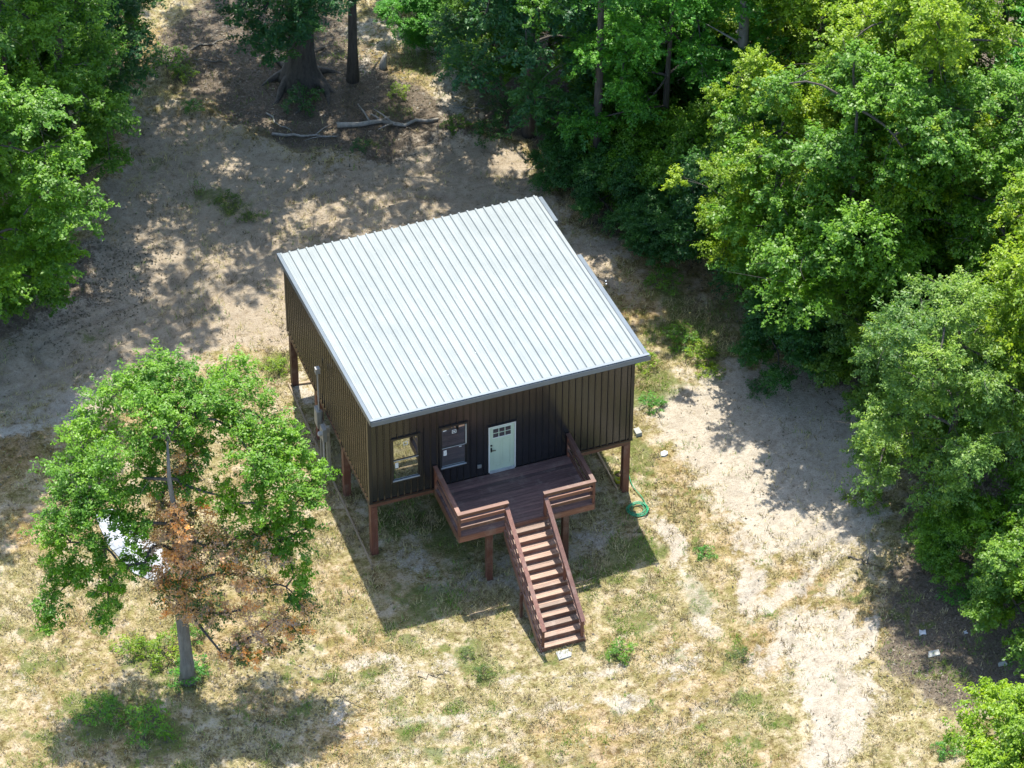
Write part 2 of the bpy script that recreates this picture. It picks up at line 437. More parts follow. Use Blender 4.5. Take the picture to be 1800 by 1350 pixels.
def build_ground():
    v = np.stack([XX.ravel(), YY.ravel(), ZZ.ravel()], 1)
    idx = np.arange(NXg * NYg).reshape(NYg, NXg)
    q = np.stack([idx[:-1, :-1], idx[:-1, 1:], idx[1:, 1:], idx[1:, :-1]], -1).reshape(-1, 4)
    ring = np.concatenate([idx[0, :], idx[1:, -1], idx[-1, -2::-1], idx[-2:0:-1, 0]])
    c = np.array([(GX0 + GX1) / 2, (GY0 + GY1) / 2]); far = v[ring].copy(); d = far[:, :2] - c
    far[:, :2] = c + d * 60; far[:, 2] = -2
    n0 = len(v); v = np.concatenate([v, far]); m = len(ring); k = np.arange(m); k2 = (k + 1) % m
    rq = np.stack([ring[k], n0 + k, n0 + k2, ring[k2]], -1)
    q = np.concatenate([q, rq])
    me = bpy.data.meshes.new('ground'); me.from_pydata(v.tolist(), [], q.tolist()); me.update(); me.shade_smooth()
    pad = np.zeros(m)
    for nm, a in zip(('sand', 'green', 'litter', 'red', 'dirt'), COV):
        at = me.attributes.new(nm, 'FLOAT', 'POINT')
        at.data.foreach_set('value', np.concatenate([a.ravel(), pad + (.6 if nm == 'litter' else 0)]).astype(np.float32))
    m_, nt, b = new_mat('yard_ground'); co = objco(nt)
    A = {}
    for nm in ('sand', 'green', 'litter', 'red', 'dirt'):
        n = nt.nodes.new('ShaderNodeAttribute'); n.attribute_name = nm; A[nm] = n.outputs['Fac']
    nb = noise(nt, co, .9, 5); nm_ = noise(nt, co, 3.2, 6, .65); nf = noise(nt, co, 14, 6, .7); ns = noise(nt, co, 45, 4, .75)
    straw = ramp(nt, mth(nt, 'ADD', mth(nt, 'MULTIPLY', nf, .55), mth(nt, 'MULTIPLY', ns, .45)), [(.30, (.13, .098, .05)), (.43, (.30, .24, .125)), (.55, (.45, .38, .215)), (.72, (.58, .51, .33))])
    no = nt.nodes.new('ShaderNodeVectorMath'); no.operation = 'ADD'; nt.links.new(co, no.inputs[0]); no.inputs[1].default_value = (31, 7, 3)
    mo = noise(nt, no.outputs[0], 1.7, 7, .72); mo2 = noise(nt, no.outputs[0], 5.5, 6, .7)
    straw = mix(nt, ramp(nt, mo, [(.46, (0, 0, 0)), (.60, (.95, .95, .95))]), straw, mix(nt, 1., straw, (.55, .60, .38), 'MULTIPLY'))
    straw = mix(nt, ramp(nt, mo2, [(.50, (0, 0, 0)), (.62, (.95, .95, .95))]), straw, mix(nt, 1., straw, (.48, .42, .34), 'MULTIPLY'))
    straw = mix(nt, ramp(nt, mo, [(.36, (.9, .9, .9)), (.48, (0, 0, 0))]), straw, (.52, .45, .33))
    straw = mix(nt, mth(nt, 'MULTIPLY', A['red'], .75), straw, mix(nt, 1., straw, (.95, .70, .52), 'MULTIPLY'))
    sand = ramp(nt, mth(nt, 'ADD', mth(nt, 'MULTIPLY', nm_, .5), mth(nt, 'MULTIPLY', ns, .5)), [(.3, (.26, .22, .17)), (.48, (.46, .405, .32)), (.7, (.59, .535, .445))])
    grn = ramp(nt, mth(nt, 'ADD', mth(nt, 'MULTIPLY', nf, .6), mth(nt, 'MULTIPLY', ns, .4)), [(.3, (.035, .05, .012)), (.5, (.10, .135, .03)), (.7, (.24, .25, .085))])
    lit = ramp(nt, mth(nt, 'ADD', mth(nt, 'MULTIPLY', nf, .5), mth(nt, 'MULTIPLY', ns, .5)), [(.32, (.055, .043, .032)), (.5, (.14, .112, .083)), (.7, (.29, .245, .185))])

    def msk(a, lo, hi, w1=.9, w2=.5):
        s = mth(nt, 'ADD', a, mth(nt, 'ADD', mth(nt, 'MULTIPLY', mth(nt, 'SUBTRACT', nm_, .5), w1), mth(nt, 'MULTIPLY', mth(nt, 'SUBTRACT', nf, .5), w2)))
        n = nt.nodes.new('ShaderNodeMapRange'); n.interpolation_type = 'SMOOTHSTEP'
        n.inputs[1].default_value = lo; n.inputs[2].default_value = hi; nt.links.new(s, n.inputs[0]); return n.outputs[0]
    c = mix(nt, msk(A['litter'], .4, .75), straw, lit)
    sand = mix(nt, ramp(nt, mo2, [(.5, (0, 0, 0)), (.68, (.7, .7, .7))]), sand, mix(nt, 1., sand, (.66, .62, .56), 'MULTIPLY'))
    sand = mix(nt, A['dirt'], sand, mix(nt, 1., sand, (.82, .77, .71), 'MULTIPLY'))
    c = mix(nt, msk(A['sand'], .35, .9, 1.5, 1.3), c, sand)
    c = mix(nt, mth(nt, 'MULTIPLY', msk(A['green'], .4, .85, 1.2, 1.0), .8), c, grn)
    deb = noise(nt, co, 9, 3, .5); deb2 = noise(nt, co, 31, 2, .5)
    c = mix(nt, mth(nt, 'MULTIPLY', mth(nt, 'GREATER_THAN', deb2, .645), .6), c, (.10, .075, .05))
    c = mix(nt, mth(nt, 'MULTIPLY', mth(nt, 'GREATER_THAN', deb, .67), .45), c, (.13, .10, .065))
    c = mix(nt, 1., c, ramp(nt, nb, [(.3, (.86, .85, .84)), (.7, (1.06, 1.06, 1.05))]), 'MULTIPLY')
    nt.links.new(c, b.inputs['Base Color']); b.inputs['Roughness'].default_value = .95; b.inputs['Specular IOR Level'].default_value = .15
    hh = mth(nt, 'ADD', mth(nt, 'MULTIPLY', nf, .6), mth(nt, 'MULTIPLY', ns, .4))
    bump(nt, b, mth(nt, 'ADD', hh, mth(nt, 'MULTIPLY', nm_, .8)), 1.0, .12)
    me.materials.append(m_)
    o = bpy.data.objects.new('ground', me); col.objects.link(o); tag(o, 'sandy yard of dry straw, bare sand, weeds and leaf litter', 'ground', kind='structure')


build_ground()


# ---------------------------------------------------------------- leaf and blade meshes
def leaf_mesh(name, pos, nrm, size, tint, rng, mat, aspect=.5):
    """one kite-shaped, slightly folded face pair per leaf"""
    n = len(pos)
    nrm = nrm / (np.linalg.norm(nrm, axis=1, keepdims=True) + 1e-9)
    t = rng.normal(size=(n, 3)); t -= (t * nrm).sum(1, keepdims=True) * nrm; t /= (np.linalg.norm(t, axis=1, keepdims=True) + 1e-9)
    b = np.cross(nrm, t); L = size[:, None]
    w = L * aspect * .5
    v = np.empty((n, 4, 3)); v[:, 0] = pos - t * L * .5; v[:, 1] = pos + b * w + nrm * w * .35; v[:, 2] = pos + t * L * .5 - nrm * L * .08; v[:, 3] = pos - b * w + nrm * w * .35
    return quads(name, v.reshape(-1, 3), n, 4, tint, mat)


def quads(name, v, n, k, tint, mat):
    me = bpy.data.meshes.new(name)
    me.vertices.add(n * k); me.vertices.foreach_set('co', v.astype(np.float32).ravel())
    me.loops.add(n * k); me.loops.foreach_set('vertex_index', np.arange(n * k, dtype=np.int32))
    me.polygons.add(n); me.polygons.foreach_set('loop_start', np.arange(0, n * k, k, dtype=np.int32))
    me.update(calc_edges=True)
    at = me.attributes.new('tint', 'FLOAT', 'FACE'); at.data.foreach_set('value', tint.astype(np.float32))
    me.materials.append(mat); return me


def crown_points(rng, clumps, per_spray, sprays, leaf, nz=.36):
    """clumps: list of (centre, radius, flatten). Leaves sit along short leafy twigs that radiate from the
    clump's middle, so that a clump has a ragged edge, a full upper side and an open underside"""
    P = []; Nn = []; T = []; S = []
    for c, r, fl in clumps:
        ns = max(5, int(sprays * (r ** 1.6)))
        d = rng.normal(size=(ns, 3)); d[:, 2] += .55; d /= np.linalg.norm(d, axis=1, keepdims=True)
        k = per_spray; ct = rng.normal(0, .10)
        base = np.array(c) + d * (r * (.2 + .45 * rng.rand(ns, 1))) * np.array([1, 1, fl])
        ax = d * np.array([1, 1, .5]) + rng.normal(size=(ns, 3)) * .3 + np.array([0, 0, .12]); ax /= np.linalg.norm(ax, axis=1, keepdims=True)
        ln = np.minimum(1.0, r * (.42 + .5 * rng.rand(ns, 1)))
        t = rng.rand(ns, k) ** .75; wd = .05 + .09 * (1 - t) * np.minimum(1, ln * 1.3)
        p = base[:, None] + ax[:, None] * (ln * t)[:, :, None] + rng.normal(size=(ns, k, 3)) * wd[:, :, None] * np.array([1, 1, .55])
        p[:, :, 2] -= .16 * ln * t * t
        P.append(p.reshape(-1, 3))
        n = np.array([0, 0, .85]) + d[:, None] * .4 + rng.normal(size=(ns, k, 3)) * nz
        Nn.append(n.reshape(-1, 3))
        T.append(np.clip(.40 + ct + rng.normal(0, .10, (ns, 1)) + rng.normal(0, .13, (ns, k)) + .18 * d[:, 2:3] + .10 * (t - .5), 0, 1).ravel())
        S.append(leaf * (.65 + .7 * rng.rand(ns * k)))
    return np.concatenate(P), np.concatenate(Nn), np.concatenate(S), np.concatenate(T)


def limb_path(a, b, rng, n=5, sag=.12):
    a = np.array(a, float); b = np.array(b, float); L = np.linalg.norm(b - a); pts = []
    w = rng.normal(size=3) * L * .06
    for i in range(n + 1):
        t = i / n; p = a + (b - a) * t + w * math.sin(math.pi * t) + np.array([0, 0, L * sag * math.sin(math.pi * t)]); pts.append(p)
    return pts


def branching(m, tp, zs, clumps, rng, r_trunk, twig=2):
    """limbs: every clump hangs on the trunk or on a nearer clump, whichever makes the shorter fork"""
    nodes = [(np.array(p), 0.0) for p, z in zip(tp, zs) if z]
    out = []
    for c, r, _ in sorted(clumps, key=lambda q: np.hypot(q[0][0], q[0][1])):
        best = min(nodes, key=lambda n: np.linalg.norm(c - n[0]) + .35 * n[1] + (1.2 * max(0, n[0][2] - c[2] - .8)))
        L = np.linalg.norm(c - best[0]); d = best[1] + L; lp = limb_path(best[0], c, rng, 5, .12)
        r0 = max(.014, min(r_trunk * .55, .075 - .008 * d)); m.tube(lp, [r0 * (1 - .1 * k) for k in range(6)], 5, cap=False)
        nodes += [(lp[3], best[1] + L * .6), (c, d)]
        for k in range(twig):
            e = c + rng.normal(size=3) * r * np.array([.7, .7, .5]); m.tube(limb_path(lp[3 + k % 3], e, rng, 3, .05), [.014, .011, .008, .003], 4, cap=False)


def make_kind(seed, H, R, base, nclump, per_spray, sprays, leaf, tr, asp=.5, dome=1.0, cl=(.24, .36), flat=.62, twigs=2, bare=0):
    """a tree kind: trunk mesh and crown mesh; crown fills an ellipsoid from height base to H"""
    rng = np.random.RandomState(seed); cz = (base + H) / 2; hz = (H - base) / 2
    clumps = []; tries = 0
    while len(clumps) < nclump and tries < 4000:
        tries += 1
        d = rng.normal(size=3); d /= np.linalg.norm(d); d[2] = d[2] if d[2] > -.75 else -d[2]
        rr = .42 + .62 * rng.rand() ** .55
        wob = .68 + .56 * vnoise(np.array([d[0] * 2 + seed]), np.array([d[1] * 2 + d[2] * 2.3 + seed * 3]))[0]
        c = np.array([d[0] * R * rr * wob, d[1] * R * rr * wob, cz + d[2] * hz * rr * wob])
        r = R * (cl[0] + (cl[1] - cl[0]) * rng.rand())
        if all(np.linalg.norm(c - q[0]) > .62 * min(r, q[1]) * 1.25 for q in clumps): clumps.append((c, r, flat))
    P, Nn, S, T = crown_points(rng, clumps, per_spray, sprays, leaf)
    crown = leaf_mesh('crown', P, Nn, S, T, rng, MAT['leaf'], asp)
    m = MB(); top = np.array([rng.normal(0, .25), rng.normal(0, .25), H * .86]); tp = [q for q in limb_path((0, 0, -.15), top * np.array([.4, .4, 1]), rng, 8, 0)]; tp = [np.array([q[0] * .3, q[1] * .3, q[2]]) for q in tp]
    tp[0] = np.array([0, 0, -.15]); rads = [tr * (1.35 if i == 0 else 1 - .8 * i / 8) for i in range(9)]
    m.tube(tp, rads, 10)
    branching(m, tp, [p[2] > base * .75 for p in tp], clumps, rng, tr, twigs)
    for k in range(bare):
        a = np.array(tp[rng.randint(2, 6)]); d = rng.normal(size=3); d[2] *= .3; d /= np.linalg.norm(d); m.tube(limb_path(a, a + d * R * .8, rng, 4, .1), [.05, .04, .03, .02, .008], 4, cap=False)
    return m.mesh('trunk', MAT['bark'], True), crown


KIND = {
    'oak': make_kind(3, 14, 4.6, 3.0, 62, 38, 46, .128, .27, .55, flat=.5, cl=(.13, .30)),
    'oak2': make_kind(11, 13, 4.2, 2.4, 60, 38, 48, .128, .24, .55, flat=.5, cl=(.13, .31)),
    'tall': make_kind(23, 16, 3.6, 4.0, 62, 36, 50, .128, .25, .55, flat=.5, cl=(.14, .34)),
    'glossy': make_kind(31, 12, 4.0, 1.6, 62, 30, 46, .175, .24, .38, flat=.55, cl=(.14, .32)),
    'willow': make_kind(41, 8.5, 3.4, .6, 60, 44, 54, .11, .16, .4, flat=.65, cl=(.14, .32)),
    'bush': make_kind(53, 4.2, 2.4, .1, 40, 36, 76, .11, .07, .5, flat=.7, cl=(.2, .36)),
    'shrub': make_kind(61, .8, .95, .0, 16, 12, 60, .10, .015, .42, flat=.6, cl=(.18, .36), twigs=1),
    'airy': make_kind(71, 18, 6.0, 8.5, 40, 28, 26, .16, .27, .55, cl=(.11, .19)),
}


def plant(kind, name, px, py, label, cat, color, s=1.0, sz=None, rz=0.0, group=None, xy=None):
    p = on(px, py) if xy is None else Vector((xy[0], xy[1], float(gh(xy[0], xy[1]))))
    o = empty(name, p, rz); o.scale = (s, s, sz or s)
    tm, cm = KIND[kind]
    t = link_mesh('trunk' if kind not in ('bush', 'shrub') else 'stem', tm, o); c = link_mesh('crown' if kind not in ('bush', 'shrub') else 'foliage', cm, o)
    c.color = (*color, 1); tag(o, label, cat, group); return o


DK = (.050, .145, .034); MD = (.105, .225, .018); YL = (.180, .275, .012); BL = (.054, .150, .052); PALE = (.135, .235, .044); VIV = (.075, .245, .028)
WG = 'trees of the woodland edge'

# ---- woodland on the right and behind
TREES = [
    ('glossy', 'glossy_tree', 930, 235, 'dark glossy-leaved tree overhanging the pushed-up dirt bank behind the cabin', BL, .95, 1.0, 0.4),
    ('airy', 'forest_tree', 1042, 345, 'tall tree with thick bare lower trunk behind the cabin\'s back right corner', MD, .8, .92, 4.1),
    ('oak2', 'forest_tree', 1175, 330, 'vivid green tree between the bare-trunked tree and the dead snag', (.095, .265, .03), .85, .92, 2.2),
    ('oak', 'forest_tree', 1350, 575, 'yellow-green oak at the clearing edge nearest the roof corner', YL, .68, .80, .3),
    ('oak2', 'forest_tree', 1470, 640, 'large mid green oak with dark hollows under its limbs', MD, .95, 1.02, 4.0),
    ('oak', 'forest_tree', 1600, 560, 'broad yellow-topped oak standing behind the dark-hollowed oak', YL, .95, 1.1, 2.6),
    ('tall', 'forest_tree', 1420, 330, 'pale yellow-green tree beside the dead snag', YL, 1.0, .95, 5.0),
    ('oak2', 'forest_tree', 1740, 640, 'mid green oak behind the fine-leaved willow-like tree', MD, .9, .95, 1.3),
    ('oak', 'forest_tree', 1850, 860, 'tall bright oak at the clearing edge behind the fine-leaved tree', YL, .85, .95, 3.3),
    ('willow', 'fine_leaved_tree', 1655, 930, 'pale fine-leaved bushy tree overhanging the sand patch', PALE, 1.0, 1.12, .5),
    ('bush', 'willow_bush', 1545, 700, 'pale green bush at the foot of the dark-hollowed oak', PALE, 1.0, 1.1, .9),
    ('tall', 'forest_tree', 1230, 120, 'emerald forest tree far back behind the vivid green tree', VIV, .9, .72, .7),
    ('oak', 'forest_tree', 1720, 330, 'deep green forest tree far back behind the yellow-topped oak', MD, .9, .95, 5.5),
    ('oak2', 'forest_tree', 1060, 110, 'dark forest tree far back behind the bare-trunked tree', DK, .85, .75, 1.9),
    ('glossy', 'glossy_tree', 790, -60, 'dark glossy-leaved tree behind the sunny glade', BL, .8, .8, 2.9),
    ('oak', 'forest_tree', 1480, 120, 'dark forest tree far back behind the dead snag', DK, 1.0, .9, 4.4),
    ('oak2', 'forest_tree', 1880, 480, 'bright green forest tree deep in the wood beside the yellow-topped oak', VIV, .95, 1.05, .2),
    ('tall', 'forest_tree', 1850, 180, 'mid green forest tree deep in the wood behind all others', MD, 1.0, .95, 3.9),
    # left side
    ('oak', 'forest_tree', -35, 665, 'large bright green oak at the edge of the leaf-littered clearing', MD, 1.0, .95, 1.2),
    ('oak2', 'forest_tree', 50, 440, 'dense green oak behind the large bright oak by the leaf litter', MD, .9, 1.0, 3.0),
    ('glossy', 'glossy_tree', 170, 130, 'dark blue-green tree leaning over the shaded glade', BL, .72, .72, 5.2),
    ('glossy', 'glossy_tree', 95, 265, 'dark glossy-leaved tree crowded between the dense green oak and the glade', BL, .85, .85, 1.7),
    ('oak2', 'forest_tree', 120, 120, 'bright green tree at the back corner of the shaded glade', VIV, .72, .7, 4.7),
    ('oak', 'forest_tree', -60, 210, 'mid green oak deep behind the dense green oak', VIV, .9, .95, .1),
]
for k, nm, px, py, lab, c, s, sz, rz in TREES:
    plant(k, nm, px, py, lab, 'tree', c, s, sz, rz, WG)

# tall trees whose crowns stand above the picture and dapple the clearing
plant('airy', 'tall_tree', 232, 50, 'tall slim tree at the shaded glade beside the dark blue-green tree', 'tree', MD, .85, .95, 1.0, WG)
plant('airy', 'tall_tree', 120, 345, 'very tall open-crowned tree hidden among the left oaks by the leaf litter', 'tree', MD, .9, 1.3, 5.0, WG)
plant('airy', 'tall_tree', 172, 235, 'very tall open-crowned tree rising behind the dense green oak', 'tree', MD, 1.0, 1.22, 2.0, WG)
plant('airy', 'tall_tree', 620, 140, 'tall straight slim grey trunk beside the great buttressed tree', 'tree', VIV, .75, 1.0, 4.0, WG)
for i, (px, py, s, rz) in enumerate(((420, -120, .9, 2.0), (850, -40, .85, 3.1))):
    plant('airy', 'tall_tree', px, py, ('tall open-crowned tree beyond the glade behind the buttressed tree', 'tall open-crowned tree beyond the sunny glade')[i], 'tree', MD, s, s, rz, WG)


def tree_big():
    p = on(530, 140); o = empty('buttressed_tree', p); rng = np.random.RandomState(5)
    tag(o, 'great dark tree with wide buttressed trunk and exposed roots', 'tree', WG)
    m = MB(); pts = [(0, 0, -.2), (0, 0, .25), (0, .02, .7), (.02, .03, 1.4), (.03, .05, 3), (.0, .1, 6), (.1, .1, 10), (.1, .2, 15)]
    m.tube(pts, [1.0, .78, .6, .52, .49, .45, .36, .15], 20, lobes=6, lobe_amp=.16)
    for k in range(9):
        a = k * .7 + .3; z = 5 + k * .9; m.tube(limb_path((0, 0, z), (5 * math.cos(a * 2.3), 5 * math.sin(a * 2.3), z + 2), rng, 5, .1), [.2, .17, .14, .1, .07, .03], 6)
    m.build('trunk', MAT['bark'], o, smooth=True)
    for k in range(9):
        a = 2 * math.pi * k / 9 + rng.normal(0, .15); L = 1.5 + 1.1 * rng.rand(); mm = MB()
        pp = []
        for i in range(7):
            t = i / 6; aa = a + .25 * math.sin(t * 4 + k); rr = .35 + L * t; pp.append((rr * math.cos(aa), rr * math.sin(aa), .42 * (1 - t) ** 2 - .02 - .05 * t))
        mm.tube(pp, [.24, .2, .15, .12, .09, .06, .03], 7).build('root', MAT['bark'], o, smooth=True)
    # the shaded lower boughs towards the clearing, and the high crown
    cl = [(np.array(c) - np.array(p), r, .8) for c, r in ((gp(455, 20, 4.5), .9), (gp(470, 70, 3.8), .75), (gp(520, 20, 5), 1.0), (gp(540, 60, 3.4), .55), (gp(430, -20, 5.5), 1.1), (gp(500, -40, 6), 1.3), (gp(560, -10, 5.5), .9), (gp(600, 5, 6.5), .7), (gp(505, 90, 3.0), .5), (gp(410, 30, 4.6), .6), (gp(485, 45, 4.4), .8), (gp(530, 40, 4.4), .75), (gp(500, 65, 3.8), .6), (gp(470, 95, 3.2), .5), (gp(440, 60, 4.0), .6), (gp(550, 10, 5.2), .8))]
    for k in range(34):
        d = rng.normal(size=3); d /= np.linalg.norm(d); cl.append((np.array([d[0] * 6, d[1] * 5.4, 12.5 + d[2] * 4.5]) * np.array([.75 + .3 * rng.rand(), .75 + .3 * rng.rand(), 1]), 1.2 + .5 * rng.rand(), .6))
    P, Nn, S, T = crown_points(rng, cl, 30, 42, .13)
    c = link_mesh('crown', leaf_mesh('crown', P, Nn, S, T, rng, MAT['leaf']), o); c.color = (*BL, 1)
    b = MB()
    for q, r, _ in cl[:16]: b.tube(limb_path((0, 0, max(4.5, q[2] + .6)), q, rng, 5, .12), [.09, .07, .05, .04, .03, .015], 5)
    b.build('bough', MAT['bark'], o, smooth=True)


tree_big()


def snag():
    p = on(1290, 380); o = empty('dead_snag', p); rng = np.random.RandomState(8)
    tag(o, 'bare grey dead tree with broken stub branches among green crowns', 'tree', WG)
    MB().tube([(0, 0, -.1), (.05, 0, 4), (0, .1, 9), (-.05, .1, 14), (0, .1, 17)], [.25, .21, .18, .14, .05], 9).build('trunk', MAT['palebark'], o, smooth=True)
    for k in range(16):
        z = 5 + k * .7; a = rng.rand() * 6.28; L = .8 + 1.3 * rng.rand()
        MB().tube(limb_path((0, .08, z), (L * math.cos(a), L * math.sin(a), z + .2 + .5 * rng.rand()), rng, 4, .05), [.05, .04, .03, .02, .008], 5).build('branch', MAT['deadwood'], o, smooth=True)


snag()


def tree_front():
    """half-dead small oak left of the cabin"""
    p = on(330, 1195); o = empty('half_dead_oak', p); rng = np.random.RandomState(77)
    tag(o, 'half-dead oak in the front yard with green top and brown withered lower leaves', 'tree')
    vh = np.array([.343, .939, 0.0]); sd = np.array([.939, -.343, 0.0])     # away from the deck side / along it
    G = []; B = []
    for px, py, z, r in ((270, 650, 10.5, .8), (225, 690, 10.0, .9), (310, 660, 10.8, .8), (350, 700, 10.5, .9), (420, 660, 9.8, .8), (430, 720, 9.6, .9), (270, 730, 10.4, 1.0), (320, 740, 10.2, .6),
                         (180, 720, 9.0, .95), (150, 770, 8.6, .9), (130, 830, 8.0, .95), (110, 890, 7.4, .85), (170, 850, 8.2, .95), (220, 800, 9.0, .95), (200, 880, 7.6, .8), (95, 930, 6.6, .75), (140, 930, 7.0, .7),
                         (470, 760, 8.8, .9), (505, 805, 8.2, .8), (545, 868, 7.4, .6), (520, 885, 7.2, .75), (490, 840, 8.2, .9), (440, 800, 9.0, .9), (470, 890, 7.6, .6),
                         (110, 1000, 5.4, .65), (90, 1060, 4.6, .6), (85, 1100, 4.0, .45), (130, 1020, 5.0, .5), (190, 1040, 5.0, .6), (190, 1080, 4.4, .5), (180, 960, 6.2, .5), (240, 920, 7.2, .5),
                         (515, 960, 6.0, .6), (525, 1010, 5.2, .55), (520, 1050, 4.4, .4), (500, 920, 6.8, .5), (450, 940, 6.4, .45), (345, 790, 8.8, .6), (320, 850, 8.0, .5), (235, 945, 6.8, .5), (255, 990, 6, .45), (215, 915, 7.2, .5), (385, 870, 7.8, .6), (415, 905, 7.2, .55), (300, 770, 9.4, .6), (215, 1000, 5.8, .5), (250, 690, 10.0, .8), (380, 690, 10.0, .8), (300, 700, 10.4, .8), (400, 750, 9.4, .7), (260, 780, 9.2, .8), (455, 830, 8.4, .8), (250, 840, 8.2, .7), (160, 890, 7.4, .7), (100, 960, 6.2, .6), (550, 830, 7.6, .6), (500, 770, 8.6, .7), (350, 740, 9.8, .6), (165, 1000, 5.6, .6), (490, 940, 6.4, .5), (540, 930, 6.4, .45)):
        G.append((gp(px, py, z) - np.array(p), r, .75))
    for px, py, z, r in ((300, 840, 7.5, .6), (330, 800, 8.4, .55), (345, 900, 6.8, .6), (300, 920, 6.6, .65), (360, 960, 6.0, .75), (320, 990, 5.4, .75), (400, 960, 6.0, .7), (300, 1040, 4.6, .6), (350, 1040, 4.6, .7), (410, 1010, 5.0, .6), (450, 970, 6.0, .55), (470, 1030, 4.6, .45),
                         (380, 1080, 3.8, .55), (440, 1160, 2.4, .45), (420, 1130, 2.8, .4), (480, 1140, 2.8, .4), (520, 1110, 3.2, .5), (535, 1070, 3.8, .45), (460, 950, 6.4, .5), (345, 1075, 3.8, .5), (285, 880, 7.2, .4), (335, 830, 8.0, .4), (430, 1020, 5, .5), (500, 1090, 3.6, .5), (460, 1110, 3.2, .5), (490, 980, 5.6, .45), (440, 1070, 3.9, .45), (400, 1160, 2.3, .35), (270, 960, 6.0, .45), (280, 1010, 5.0, .45)):
        B.append((gp(px, py, z) - np.array(p), r, .8))
    for k in range(12):
        a = k * 2.4; B.append((np.array([.35 * math.cos(a), .35 * math.sin(a) - .2, 2.9 + k * .42]), .42, .9))
    P, Nn, S, T = crown_points(rng, G, 40, 60, .10)
    c = link_mesh('crown', leaf_mesh('crown', P, Nn, S, T, rng, MAT['leaf']), o); c.color = (.115, .245, .016, 1)
    P, Nn, S, T = crown_points(rng, B, 30, 60, .095, .5)
    c = link_mesh('withered_foliage', leaf_mesh('withered_foliage', P, Nn, S, T, rng, MAT['leaf']), o); c.color = (.72, .43, .285, 1); c['label'] = 'brown withered leaves'
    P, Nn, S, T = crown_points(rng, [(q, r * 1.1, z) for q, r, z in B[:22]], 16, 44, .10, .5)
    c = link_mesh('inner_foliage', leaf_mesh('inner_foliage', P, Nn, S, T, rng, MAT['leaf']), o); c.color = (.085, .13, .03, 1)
    m = MB(); tp = [np.array(a) for a in ((0, 0, -.2), (.02, 0, 1), (-.02, .1, 3), (.1, .15, 4.4), (0, .2, 5.6), (.1, .3, 7), (0, .35, 8.6), (.1, .6, 10))]
    m.tube(tp, [.32, .21, .19, .16, .13, .1, .07, .03], 12)
    m.build('trunk', MAT['palebark'], o, smooth=True)
    br = MB()
    branching(br, tp, [q[2] > 2.5 for q in tp], G + B, rng, .2, 5)
    br.build('branches', MAT['bark'], o, smooth=True)


tree_front()

# ---- bushes and underbrush
BU = [
    ('bush', 1815, 1120, 'light green bush beside the shaded litter patch', (.125, .235, .03), .95, 1.05, 1.0), ('bush', 1680, 1010, 'dark green bush between the fine-leaved tree and the litter patch', MD, .62, .75, 2.0),
    ('bush', 1830, 1030, 'mid green bush behind the light green bush by the litter patch', MD, 1.0, 1.1, 4.0),
    ('bush', 1805, 1400, 'bright yellow-green bush at the edge of the sandy track', (.17, .28, .012), .95, .95, 3.0), ('bush', 1000, 330, 'dark bush at the foot of the dirt bank behind the cabin', DK, .6, .6, .3),
    ('bush', 1075, 385, 'dark bush at the foot of the bare-trunked tree', DK, .62, .7, 1.3), ('bush', 1165, 440, 'dark low bush in shade beside the roof corner', DK, .7, .6, 2.3),
    ('bush', 1120, 350, 'shaded green bush behind the bare-trunked tree', MD, .8, .9, 3.3), ('bush', 740, 70, 'leafy green bush in the sunny glade', VIV, .6, .6, 4.1),
    ('bush', 860, 130, 'green bush under the glossy-leaved tree', MD, .8, .8, 5.1), ('bush', 1390, 660, 'dark bush in the hollow at the clearing edge', DK, .8, .85, .9),
    ('bush', 1600, 770, 'pale bush beside the fine-leaved tree', PALE, .8, 1.1, 1.9), ('bush', 1120, 120, 'vivid green bush deep behind the bare-trunked tree', VIV, 1.1, 1.3, 1.4), ('bush', 1385, 190, 'yellow-green bush deep in the wood beside the dead snag', YL, 1.3, 1.6, .4), ('bush', 1090, 240, 'dark bush right behind the bare trunk', MD, 1.0, 1.3, 2.4), ('bush', 960, 120, 'leafy bush behind the glossy-leaved tree', MD, 1.1, 1.4, 5.4), ('bush', 1300, 470, 'shaded bush behind the yellow-green oak', DK, 1.1, 1.3, 1.1), ('bush', 1420, 560, 'shaded bush between the yellow-green oak and the dark-hollowed oak', MD, 1.1, 1.4, 4.6), ('bush', 1560, 640, 'green bush behind the pale green bush', MD, 1.2, 1.5, .6), ('bush', 1500, 420, 'deep green bush in the middle of the wood', MD, 1.3, 1.8, 2.2), ('bush', 1720, 800, 'deep green bush behind the fine-leaved tree', MD, 1.3, 1.6, 3.7), ('bush', 1660, 480, 'shaded bush deep behind the yellow-topped oak', MD, 1.3, 1.8, 5.2), ('bush', 1830, 700, 'bright bush beneath the tall bright oak', YL, 1.2, 1.6, 1.6), ('bush', 20, 560, 'shaded bush at the foot of the large bright green oak', MD, .9, 1.0, .5), ('bush', 60, 330, 'green bush behind the dense green oak', MD, 1.2, 1.5, 3.1), ('bush', 1210, 210, 'emerald bush deep in the wood before the dead snag', VIV, 1.1, 1.4, 3.4), ('bush', 1230, 390, 'green bush in shade between oak and roof corner', MD, .95, 1.1, 2.9)]
for k, px, py, lab, c, s, sz, rz in BU:
    plant(k, 'bush', px, py, lab, 'bush', c, s, sz, rz, 'bushes under the trees')
